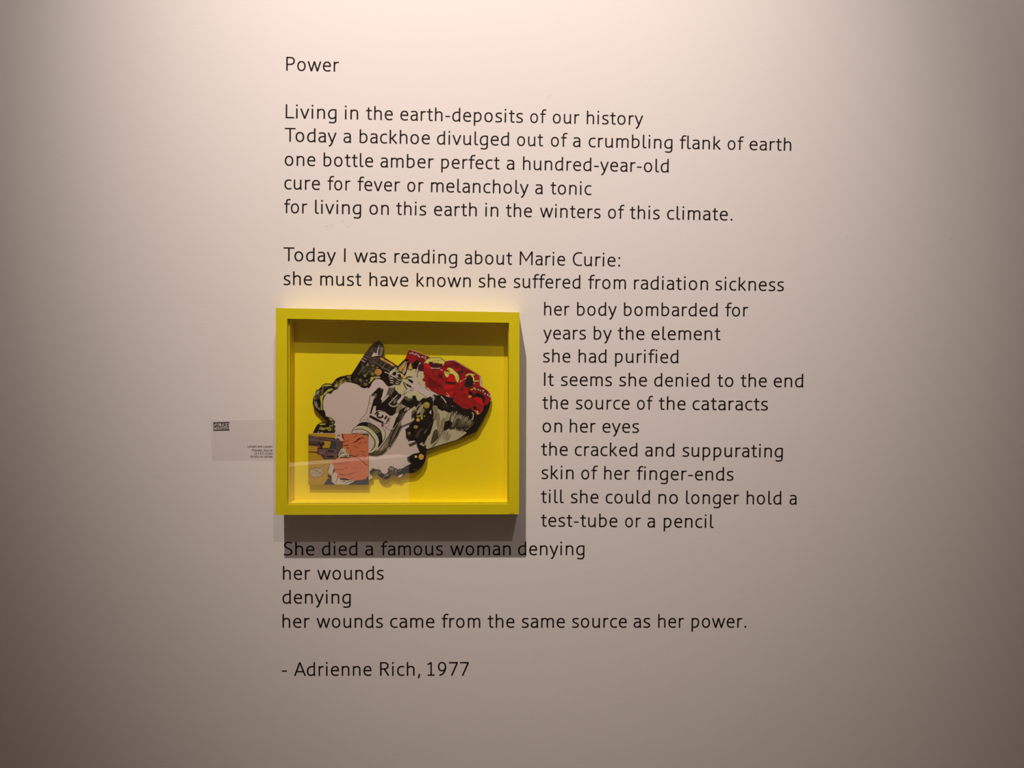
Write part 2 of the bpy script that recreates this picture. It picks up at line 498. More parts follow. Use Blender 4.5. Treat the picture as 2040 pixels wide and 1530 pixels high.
S K 8.1 1086,53 989,-165
S k 7.3 1073,14 1024,-112
S k 7.4 1095,41 1001,-197
S K 8.8 1061,-37 1028,-108
S k 6.2 1100,26 1035,-115
S K 4.9 1077,-45 1023,-177
S K 5.1 1099,-4 1035,-145
S k 5.9 1124,37 1052,-125
S K 5 1139,56 1053,-125
S K 9.4 1133,20 1030,-197
S K 5.8 1144,29 1057,-148
S K 5.9 1121,-39 1065,-171
S K 6.5 1134,-14 1040,-222
S K 8.6 1145,-4 1021,-241
S K 6.4 1147,-28 1066,-212
S K 8.5 1147,-31 1053,-219
S K 7.6 1177,19 1043,-239
S K 7.9 1169,-17 1090,-176
S K 9 1178,-4 1045,-255
S K 6.9 1186,-7 1063,-254
S k 7.3 1216,44 1091,-225
S k 5.7 1207,10 1087,-255
S K 7.6 1194,-26 1068,-265
S K 5.5 1230,26 1124,-180
S K 9.1 1242,34 1135,-168
S k 8.9 1235,3 1109,-270
S K 5.4 1238,5 1155,-169
S K 8.8 1268,44 1111,-261
S H 6.8 945,-8 899,-169
S h 6.3 965,25 895,-199
S H 6.5 957,-17 912,-151
S H 7.6 984,19 903,-196
S H 5.5 993,27 945,-126
S H 8.1 982,-15 931,-145
S h 8.2 1002,14 945,-135
S H 5.2 987,-62 939,-199
S h 8.2 1019,21 933,-206
S h 5.6 999,-63 972,-127
S H 7.3 1024,-13 972,-130
S h 8.2 1035,-11 940,-212
S H 5.2 1047,4 980,-171
S h 5 1063,14 975,-206
S H 4.4 1067,10 956,-218
S H 6.5 1052,-51 986,-194
S H 7.5 1071,-18 1009,-166
S H 7.7 1088,-2 997,-183
S H 5.2 1087,-18 985,-241
S H 6.9 1101,-12 994,-227
S h 6.6 1089,-56 1025,-198
S H 6.1 1077,-91 1018,-201
S h 6.1 1111,-39 1041,-174
S h 5.4 1118,-55 1064,-163
S H 6.5 1148,-14 1010,-247
S h 5.1 1105,-100 1029,-244
S H 6.7 1126,-81 1074,-176
S H 5.3 1131,-77 1022,-260
S H 6.4 1169,-38 1075,-199
S h 5.6 1181,-31 1062,-218
S H 6.3 1161,-77 1094,-184
S h 7.3 1199,-26 1080,-221
S H 5.3 1176,-77 1119,-173
S h 6.6 1218,-29 1062,-245
S h 4.4 1217,-37 1112,-205
S h 4.4 1192,-90 1129,-184
S h 5 1197,-104 1099,-252
S H 7.8 1194,-108 1107,-226
S h 6.5 1192,-119 1089,-258
S H 5.7 1234,-87 1159,-196
S H 4.4 1236,-83 1123,-225
S H 6.3 1233,-109 1173,-190
S H 7.4 1268,-75 1097,-291
S H 7.8 1251,-103 1152,-225
S H 4.6 1251,-118 1140,-264
S h 4.6 1304,-62 1147,-263
S Z 8.8 1053,-53 1009,-200
S H 6.7 1069,-42 1036,-136
S h 7.5 1084,-21 1034,-166
S Z 9.6 1074,-70 1015,-232
S h 5.3 1108,-5 1032,-212
S h 6.1 1120,-15 1038,-244
S h 4.8 1116,-42 1042,-219
S h 8 1127,-46 1060,-206
S H 6.3 1142,-42 1060,-246
S Z 5 1137,-58 1068,-198
S h 6.5 1136,-82 1089,-183
S h 7.9 1158,-74 1108,-181
S h 9.4 1172,-51 1112,-170
S H 8.1 1174,-68 1095,-207
S Z 8.7 1186,-64 1076,-252
S H 5.9 1208,-62 1139,-184
S Z 5.6 1187,-107 1132,-209
S Z 9.4 1228,-67 1121,-222
S h 9.3 1195,-138 1137,-233
S h 7.5 1232,-83 1155,-208
S h 4.8 1234,-101 1176,-191
S Z 9 1232,-129 1156,-230
S h 9.2 1232,-143 1140,-262
S Z 7.8 1251,-126 1141,-262
S H 6.8 1252,-137 1174,-225
S h 9.6 1283,-114 1169,-259
S H 7.9 1259,-167 1166,-269
S Z 9.1 1305,-124 1199,-234
S Z 5.9 1283,-163 1203,-249
S Z 6.9 1314,-141 1199,-262
S K 6.7 1023,-66 976,-206
S D 4.9 1015,-109 976,-205
S K 7 1041,-72 995,-178
S K 5.6 1064,-60 1003,-182
S K 6 1065,-75 1000,-209
S K 5.8 1065,-98 1004,-221
S K 6.5 1095,-82 1013,-242
S D 6.2 1094,-95 1040,-190
S K 6.4 1085,-140 1030,-241
S K 7 1115,-100 1007,-256
S K 6.4 1100,-151 1046,-229
S D 3.8 1152,-88 1077,-197
S K 7.1 1138,-119 1054,-249
S D 6.4 1125,-149 1037,-262
S K 4.5 1140,-146 1049,-263
S D 6.8 1184,-112 1078,-242
S K 6.6 1187,-131 1077,-260
S K 6.8 1171,-154 1109,-229
S K 5.5 1175,-161 1111,-230
S D 6.6 1197,-160 1131,-232
S K 5.8 1192,-179 1118,-251
S K 3.7 1253,-132 1128,-256
S D 6.9 1226,-172 1121,-275
S K 6.4 1231,-177 1167,-232
S K 5 1231,-188 1117,-283
S K 5.4 1287,-151 1161,-260
S b 7.6 718,-168 650,-338
S b 5 723,-180 670,-329
S H 6.7 743,-156 691,-308
S h 7.3 750,-171 697,-304
S h 8 759,-174 701,-309
S b 4.6 740,-250 702,-340
S H 7.9 753,-238 704,-351
S H 5.4 780,-206 704,-374
S H 5.2 767,-268 729,-372
S b 6.3 778,-270 747,-349
S h 4.3 805,-234 746,-362
S H 8.1 804,-249 759,-351
S H 4.6 802,-286 773,-348
S b 4.9 815,-272 748,-405
S b 5.9 818,-297 788,-350
S b 6.8 848,-273 805,-358
S h 7 833,-309 780,-410
S H 5.3 869,-270 792,-419
S b 4.3 876,-287 799,-420
S b 7 879,-296 821,-390
S h 8.3 877,-328 819,-441
S h 8.4 873,-352 822,-432
S h 4.3 904,-321 839,-435
S H 5.6 905,-337 835,-446
S h 6.6 906,-351 847,-452
S h 6.2 930,-340 865,-439
P K 0 822,-118 897,-97 937,-137 912,-187 877,-217 842,-253 798,-273 792,-248
P K 0 761,250 871,200 973,133 956,65 871,81 761,64 694,114
P h 0 605,181 630,147 684,148 697,98 676,-81 614,-81 626,14 614,77
S H 8.6 647,148 672,98 680,15
S K 6.9 663,119 668,15 647,-81
Z H 12 609,289 630,256 613,214 617,181
S H 10.3 576,305 654,289
S H 8.6 596,305 650,256
Z L 17.2 746,306 787,269 812,232 837,194
S b 8.6 729,264 746,244
S b 6.9 791,177 806,147
S b 6.9 821,172 846,142 866,152
S b 7.7 776,127 806,112
S b 6.9 836,127 841,97
P L 0 949,140 947,134 941,132 934,134 932,140 934,146 940,148 947,146
S b 6.9 975,148 975,113
S b 5.2 901,162 911,142
S D 6 890,252 925,242
Z H 18.9 1270,35 1295,15 1290,-50 1275,-85
S K 7.7 613,-545 649,-501 692,-443
S Z 6 577,-574 706,-428 792,-255
= splatter_print
P K 0 124,302 186,290 198,265 265,270 269,312 323,312 344,250 364,221 402,233 451,279 489,267 571,301 605,264 622,201 597,97 622,14 606,-82 612,-111 548,-314 505,-415 447,-480 404,-502 498,-560 505,-618 502,-690 491,-762 463,-835 405,-915 341,-973 276,-999 182,-999 117,-1022 77,-1018 12,-1053 -48,-1036 -83,-1043 -113,-1074 -167,-1109 -207,-1094 -257,-1074 -292,-1044 -307,-1014 -312,-959 -382,-965 -417,-980 -442,-1025 -452,-975 -417,-930 -392,-915 -337,-934 -292,-939 -262,-954 -247,-994 -202,-1014 -158,-999 -138,-968 -123,-953 -148,-948 -138,-918 -108,-883 -83,-878 -38,-898 -23,-918 12,-913 27,-943 42,-927 92,-922 141,-892 211,-851 256,-841 241,-821 246,-806 211,-786 181,-781 189,-785 181,-720 217,-713 268,-677 318,-662 390,-647 397,-618 368,-582 368,-553 339,-532 354,-510 339,-474 224,-525 195,-453 217,-431 159,-381 166,-345 152,-323 166,-294 144,-258 223,-207 209,-186 245,-157 307,-83 290,-29 208,-84 83,-84 0,-85 -41,-31 -83,93 -25,177 41,186 62,227
P W 0 195,-475 210,-453 310,-445 318,-467 217,-511
S K 7.7 210,-503 310,-459
P Z 0 136,286 165,294 198,265 265,262 285,266 232,228 199,220 136,257
P H 0 96,-84 137,-9 186,53 307,137 319,137 332,96 303,54 224,37 187,-5 137,-84
P L 0 91,-84 166,33 195,53 182,16 125,-84
P k3 0 187,-9 232,37 307,54 315,33 265,-29 208,-84 158,-84
P Z 0 224,12 315,87 307,25 249,-38
S h 13.8 393,208 414,179 360,138 331,104
S H 9.5 385,175 332,96 328,42
S H 7.7 418,163 344,42
P U 0 414,138 456,180 448,117 394,42 377,17 332,0 365,63
P h 0 431,109 473,92 473,43 440,5 398,17 398,46
P V2 0 562,155 556,131 541,111 520,100 496,100 474,111 459,130 454,155 459,179 474,199 495,210 519,210 541,199 556,180
P O2 0 551,139 548,128 539,119 526,114 511,114 497,119 488,127 485,138 488,149 497,158 511,163 525,163 539,158 548,149
P V 0 543,180 540,174 530,169 517,166 502,166 489,169 480,174 476,180 480,186 489,191 502,194 517,194 530,192 539,186
P L 0 552,39 589,77 585,6 572,6
P V2 0 448,-16 445,-27 437,-35 425,-40 413,-40 401,-36 393,-27 390,-16 393,-5 401,3 412,8 425,8 437,4 445,-5
P V2 0 396,-33 393,-42 384,-49 372,-53 358,-53 346,-49 337,-42 334,-33 337,-24 346,-17 358,-13 372,-13 384,-17 393,-24
P Y 0 483,-28 480,-35 473,-39 466,-36 463,-28 466,-21 473,-18 480,-21
P D 0 502,1 499,-5 494,-7 488,-5 485,1 488,7 494,9 499,7
P V 0 288,-99 284,-110 274,-120 260,-125 244,-126 230,-120 220,-111 216,-99 219,-87 229,-77 244,-72 260,-72 274,-77 284,-87
P O 0 394,-94 391,-107 382,-117 370,-123 357,-123 345,-117 336,-107 333,-95 336,-82 344,-72 357,-66 370,-66 382,-72 391,-82
P V 0 446,-62 441,-85 428,-94 415,-85 410,-62 415,-39 428,-29 441,-39
P V2 0 364,-214 360,-227 350,-237 336,-243 320,-243 305,-238 295,-227 292,-214 295,-201 305,-190 320,-184 336,-184 350,-190 360,-200
P Z 0 242,-323 238,-335 230,-345 217,-351 202,-351 189,-345 180,-335 177,-323 180,-310 189,-300 202,-295 216,-295 229,-300 238,-310
P h 0 238,-312 234,-322 224,-326 213,-322 209,-312 213,-302 224,-297 234,-302
P D 0 432,-134 428,-140 417,-143 407,-140 403,-134 407,-128 417,-125 428,-128
P D 0 432,-235 461,-235 404,-300 361,-401 289,-358 339,-351 346,-300 389,-257
P b 0 612,-118 569,-184 497,-307 461,-329 475,-285 533,-234 576,-162
S K 5.2 590,-162 490,-300
P H 0 390,-510 404,-488 462,-473 433,-502 498,-516 433,-538 498,-552
P O 0 464,-719 459,-740 447,-758 429,-767 409,-767 391,-758 379,-741 374,-719 379,-698 391,-681 409,-671 429,-671 447,-681 459,-698
P V 0 444,-744 442,-752 434,-759 422,-762 409,-762 398,-759 390,-753 387,-745 390,-737 398,-731 409,-727 422,-727 434,-730 442,-737
P Y 0 352,-716 345,-731 329,-738 313,-731 306,-716 313,-701 329,-694 345,-701
P D 0 293,-832 289,-836 279,-837 269,-836 265,-832 269,-829 279,-827 289,-828
S D 6.9 239,-887 275,-886
S b2 6.9 391,-922 448,-878
P N 0 326,-937 320,-948 304,-953 289,-948 283,-937 289,-926 304,-921 320,-926
S h 6 333,-959 355,-951
P h 0 -133,-913 -108,-898 -58,-903 -38,-923 -48,-948 -83,-948 -108,-938 -128,-933
P k8 0 -123,-973 -58,-948 -8,-963 22,-1003 -8,-1033 -83,-1033 -113,-1023
P h 0 -13,-938 12,-938 2,-973 -23,-963
S h 8.6 22,-973 92,-942
P h 0 -297,-964 -262,-984 -267,-1009 -292,-1004
P h 0 -222,-1069 -182,-1024 -138,-1009 -123,-1023 -148,-1044 -187,-1054 -212,-1079
S K 8.6 -247,-1024 -187,-1064 -98,-1043
P L 0 32,-1043 112,-1007 102,-1032 67,-1068 22,-1063
S H 7.7 152,-992 167,-1002
P V 0 -417,-920 -407,-895 -387,-899 -392,-915 -427,-950 -452,-970
S k2 5.2 -312,-884 -302,-909
= machine_print
P q 0 -294,449 -264,450 -215,420 -259,250 -234,236 -145,331 -120,311 -249,176 -140,176 -115,147 0,147 44,187 254,89 254,-126 -84,-273 -154,-393 -218,-493 -332,-634 -432,-664 -467,-660 -467,-335 -756,-326 -731,-261 -681,-216 -612,-141 -607,-111 -552,-45 -522,-10 -483,134 -453,284 -403,349
Z K 7.7 -294,449 -403,339 -443,289 -463,184 -482,110 -507,10 -542,-30 -592,-81 -617,-131
S Z 5.2 -463,194 -433,180
P W 0 -442,-364 -259,255 -210,420 -115,460 -80,476 -95,436 -125,336 -165,326 -234,241
P K 0 -274,447 -215,420 -244,295 -264,255 -239,221 -254,181 -140,306 -95,341 -16,411 44,342 84,327 79,287 5,222 15,197 54,187 84,138 15,38 -25,12 -65,-28 -119,-23 -169,22 -234,66 -299,66 -348,50 -343,135 -378,140 -403,70 -423,0 -448,5 -413,135 -383,250 -334,305 -349,345 -373,324 -413,309 -413,339 -344,404 -314,439
Q Z 0 -264,435 -234,430 -229,410 -259,405
S p2 10.3 -413,289 -393,324 -373,349
S q 8.6 -383,285 -334,340
P q 0 -234,191 -145,326 -120,311 -244,181
P D 0 -95,436 -26,456 -16,416 -95,316 -140,336 -115,401
S h 10.3 -21,436 -95,336
S q 13.8 19,327 -130,171
P k3 0 -95,182 14,292 54,317 34,257 -25,187 -75,172
Z H 22.4 -120,161 -65,132 -15,137 34,172
P L 0 5,207 74,287 124,317 134,293 54,187 15,182
P K 0 134,238 253,213 254,104 159,58 84,88 55,73 15,-62 -20,-127 55,-127 115,-32 184,53 229,109 209,158 174,223 124,268
P K 0 55,73 159,133 214,158 85,-62 55,-127 -20,-127 15,-52
S h 10.3 54,162 15,62
S b 13.8 94,203 -15,22
S h 8.6 134,138 84,108
S H 15.5 174,123 134,58
P K 0 -443,-15 -224,-129 -313,-129 -462,-50
P K 0 -467,-45 -378,-45 -219,-133 -214,-158 -248,-154
P K 0 -323,56 -294,41 -348,-9 -378,-10
Z K 27.5 -298,21 -323,-24 -293,-59 -234,-49 -234,-14
S Z 10.3 -303,36 -274,56 -234,46
S K 29.2 -159,-28 -199,-88
S D 12 -114,-48 -139,-128
S D 20.6 -134,-63 -169,-158
S K 8.6 -204,-158 -169,-163
S D 5.2 -94,-68 -134,-218 -199,-208
S D 6.9 -199,-223 -94,-278 -64,-243
P p2 0 -253,-159 -204,-153 -214,-203 -233,-233 -258,-204
S Z 8.6 -482,-60 -482,-100
Z D 6 -582,-125 -542,-95 -492,-95
Z D 6 -482,-105 -452,-125 -418,-135
P K 0 5,-42 85,-42 85,-62 -54,-242 -64,-233
P K 0 85,-167 85,-207 16,-352 -109,-548 -143,-568 -123,-528 -44,-422
P h 0 -54,-252 45,-127 85,-107 85,-167 15,-252 -84,-418 -153,-548 -193,-583 -238,-588 -163,-483 -114,-383
P Z 0 -14,-262 45,-202 -34,-362 -114,-493 -133,-513
Z K 7.7 -54,-262 -124,-393 -173,-493 -223,-573 -283,-624 -342,-636
Q Z 0 -467,-665 -342,-639 -268,-624 -208,-583 -153,-563 -218,-638 -303,-684 -382,-684 -427,-679
Z K 7.7 -427,-677 -352,-687 -283,-674 -223,-643 -143,-568
Q K 0 -691,-221 -621,-156 -562,-138 -507,-135 -442,-150 -373,-184 -293,-244 -248,-313 -233,-383 -238,-473 -268,-523 -308,-569 -298,-494 -298,-434 -333,-364 -373,-304 -442,-245 -507,-210 -582,-200 -651,-206
P Z 0 -482,-150 -403,-179 -313,-244 -268,-294 -323,-324 -358,-304 -432,-240 -482,-215
S J 6.9 -403,-209 -427,-239
S J 6.9 -368,-229 -398,-264
S J 6.9 -333,-254 -368,-294
S J 6.9 -303,-274 -338,-319
S b 8.6 -283,-339 -313,-369
S b 6.9 -268,-359 -298,-394
Q J 0 -711,-236 -651,-206 -582,-200 -512,-210 -442,-245 -373,-304 -323,-369 -295,-444 -298,-504 -328,-574 -372,-629 -432,-659 -467,-660 -467,-645 -412,-614 -377,-564 -363,-494 -373,-434 -412,-359 -467,-300 -542,-260 -611,-250 -681,-256 -706,-266
Q q 0 -701,-271 -651,-261 -582,-260 -507,-285 -452,-340 -402,-394 -372,-474 -382,-544 -417,-599 -467,-635 -467,-335 -746,-326 -731,-291
Z K 10.3 -701,-271 -671,-258 -611,-255 -542,-265 -467,-310 -407,-374 -370,-444 -365,-504 -382,-569 -427,-614
Z Z 18.9 -462,-315 -402,-384 -363,-454 -358,-514 -372,-564
Z K 7.7 -756,-326 -731,-261 -681,-216
Z K 11.2 -333,-604 -372,-639 -427,-662 -462,-660
Q J 0 -263,-254 -223,-238 -189,-303 -193,-383 -228,-453 -238,-368
Z K 9.5 -223,-238 -189,-303 -186,-373 -218,-448 -258,-493
S b 3.8 -116,474 -174,316
S b 4 -109,482 -156,365
S b 3.8 -109,472 -155,357
S k2 5.4 -113,450 -166,321
S h 7.1 -119,424 -161,318
S b 5.5 -108,443 -165,310
S b 4.2 -92,466 -138,361
S k2 5.4 -89,469 -144,337
S k2 6.4 -95,440 -150,324
S b 5.8 -104,414 -146,321
S k2 5.8 -89,439 -147,316
S h 7 -83,442 -118,369
S b 4.2 -93,409 -130,335
S h 6.9 -84,418 -113,360
S k2 4.9 -65,450 -119,344
S h 6 -53,458 -122,326
S h 3.7 -75,411 -126,309
S b 3.8 -65,423 -109,339
S k2 4.8 -70,399 -118,303
S b 7.1 -50,434 -90,354
S h 3.8 -34,453 -100,337
S b 5.8 -46,420 -88,346
S b 5.6 -34,433 -102,307
S b 6.4 -21,445 -102,302
S b 6.6 -30,423 -97,310
S k2 4 -20,435 -71,347
S h 4 45,186 -2,89
S h 5.5 52,188 -10,64
S h 5.6 58,187 -10,56
S H 3.9 38,143 -5,64
S h 6.7 37,133 1,66
S h 4.4 44,134 -15,28
S H 6.5 57,151 6,62
S h 4.9 74,168 4,55
S H 4.8 62,140 1,38
S b 5.4 83,167 28,81
S H 6.7 91,175 -4,19
S b 4.7 85,152 33,72
S b 5.3 78,135 30,63
S b 5.8 86,136 8,19
S h 5.8 105,157 14,25
S h 5.1 109,158 49,73
S h 5.2 88,117 18,23
S H 4.2 104,138 31,37
S K 4.8 -269,96 -258,65
S K 7.4 -262,86 -255,67
S K 6.8 -260,87 -257,57
S k 7.9 -250,86 -240,62
S K 6.1 -245,76 -239,60
S k 8 -238,82 -236,53
S K 7.9 -232,69 -226,46
S K 5.8 -225,65 -221,36
S k 5.9 -220,77 -212,51
S K 5.5 -217,64 -215,39
S K 8.2 -205,64 -198,46
S K 5.3 -204,59 -202,39
S K 4.2 -196,69 -191,25
S k 7.4 -192,55 -191,41
S K 6.3 -185,63 -181,40
S K 8.4 -178,61 -172,23
S K 6.2 -171,54 -172,16
S K 7.6 -165,46 -161,27
S K 7.4 -159,42 -156,21
S K 6.1 -152,44 -145,22
S k 6.5 -150,52 -147,27
S K 6.1 -140,49 -142,19
S b 3.6 -383,349 -408,319
S h 5.2 -375,353 -399,325
S K 4.9 -385,337 -407,311
S K 4.9 -380,335 -396,314
S K 3.7 -365,348 -389,319
S K 5.5 -369,337 -396,306
S K 4.5 -361,337 -384,308
S h 3.1 -365,330 -388,302
S K 4.8 -354,333 -375,305
S b 3.2 -357,327 -372,308
S b 3.4 -349,325 -367,303
S K 4.4 -345,324 -371,294
S b 5.6 -330,338 -368,286
S K 4.8 -324,335 -365,284
S b 6.4 88,48 37,-68
S K 5.7 95,57 47,-56
S K 3.7 74,1 43,-69
S b 5 93,28 61,-47
S D 3.6 110,64 34,-118
S K 6.4 118,67 66,-58
S D 6.4 108,39 39,-111
S D 5.4 106,17 77,-48
S D 5.2 131,68 67,-71
S b 5.8 114,22 52,-119
S b 4.3 128,40 77,-70
S K 6.2 123,18 79,-78
S b 5.6 132,33 70,-105
S b 5 133,22 90,-73
S b 6.3 156,67 75,-106
S K 4.6 158,55 88,-98
S h 4.6 -40,-245 -131,-445
S Z 4 27,-112 -135,-460
S K 7.1 -16,-206 -111,-411
S h 5.8 -18,-227 -76,-352
S K 4.4 -5,-203 -111,-427
S K 4.5 12,-174 -119,-455
S K 4.7 40,-123 -133,-489
S K 4.6 -21,-263 -75,-380
S K 7.1 47,-122 -134,-504
S Z 6.4 14,-203 -64,-363
S K 4.8 26,-180 -116,-481
S h 4.4 46,-149 -97,-442
S h 5.1 45,-158 -70,-396
S K 5.3 1,-255 -66,-394
S h 6.2 35,-196 -77,-426
S K 5.9 46,-182 -116,-511
S K 6.2 11,-258 -87,-458
S Z 6.8 20,-244 -82,-449
S Z 4 42,-213 -75,-448
S h 6.6 26,-251 -106,-517
S h 5.7 47,-217 -51,-414
S Z 4.3 74,-171 -53,-421
S K 3.2 -442,-166 -453,-197
S K 5.5 -440,-175 -451,-205
S K 5.7 -431,-188 -441,-209
S K 4.2 -414,-208 -423,-231
S K 3.9 -401,-211 -419,-234
S K 4.2 -390,-217 -405,-253
S K 3.9 -369,-220 -403,-266
S K 3.1 -360,-234 -382,-262
S Z 3.9 -353,-248 -378,-273
S K 5.3 -341,-257 -361,-279
S K 5.2 -323,-266 -341,-283
S K 3.8 -308,-279 -335,-309
S K 3.4 -305,-292 -327,-311
S Z 4.7 -292,-309 -313,-330
S h 6.4 -63,293 -89,225
S h 5.5 -64,263 -79,221
S h 6.8 -47,279 -72,215
S b 6.3 -41,250 -61,203
S b 3.9 -32,242 -47,206
S h 6.8 -23,251 -45,203
S h 6.4 -7,257 -49,177
S h 6.9 -2,251 -40,181
S b 5.6 20,269 -43,161
S b 6.6 11,229 -24,166
'''
COMIC_ORG=(-0.18109,1.41358)
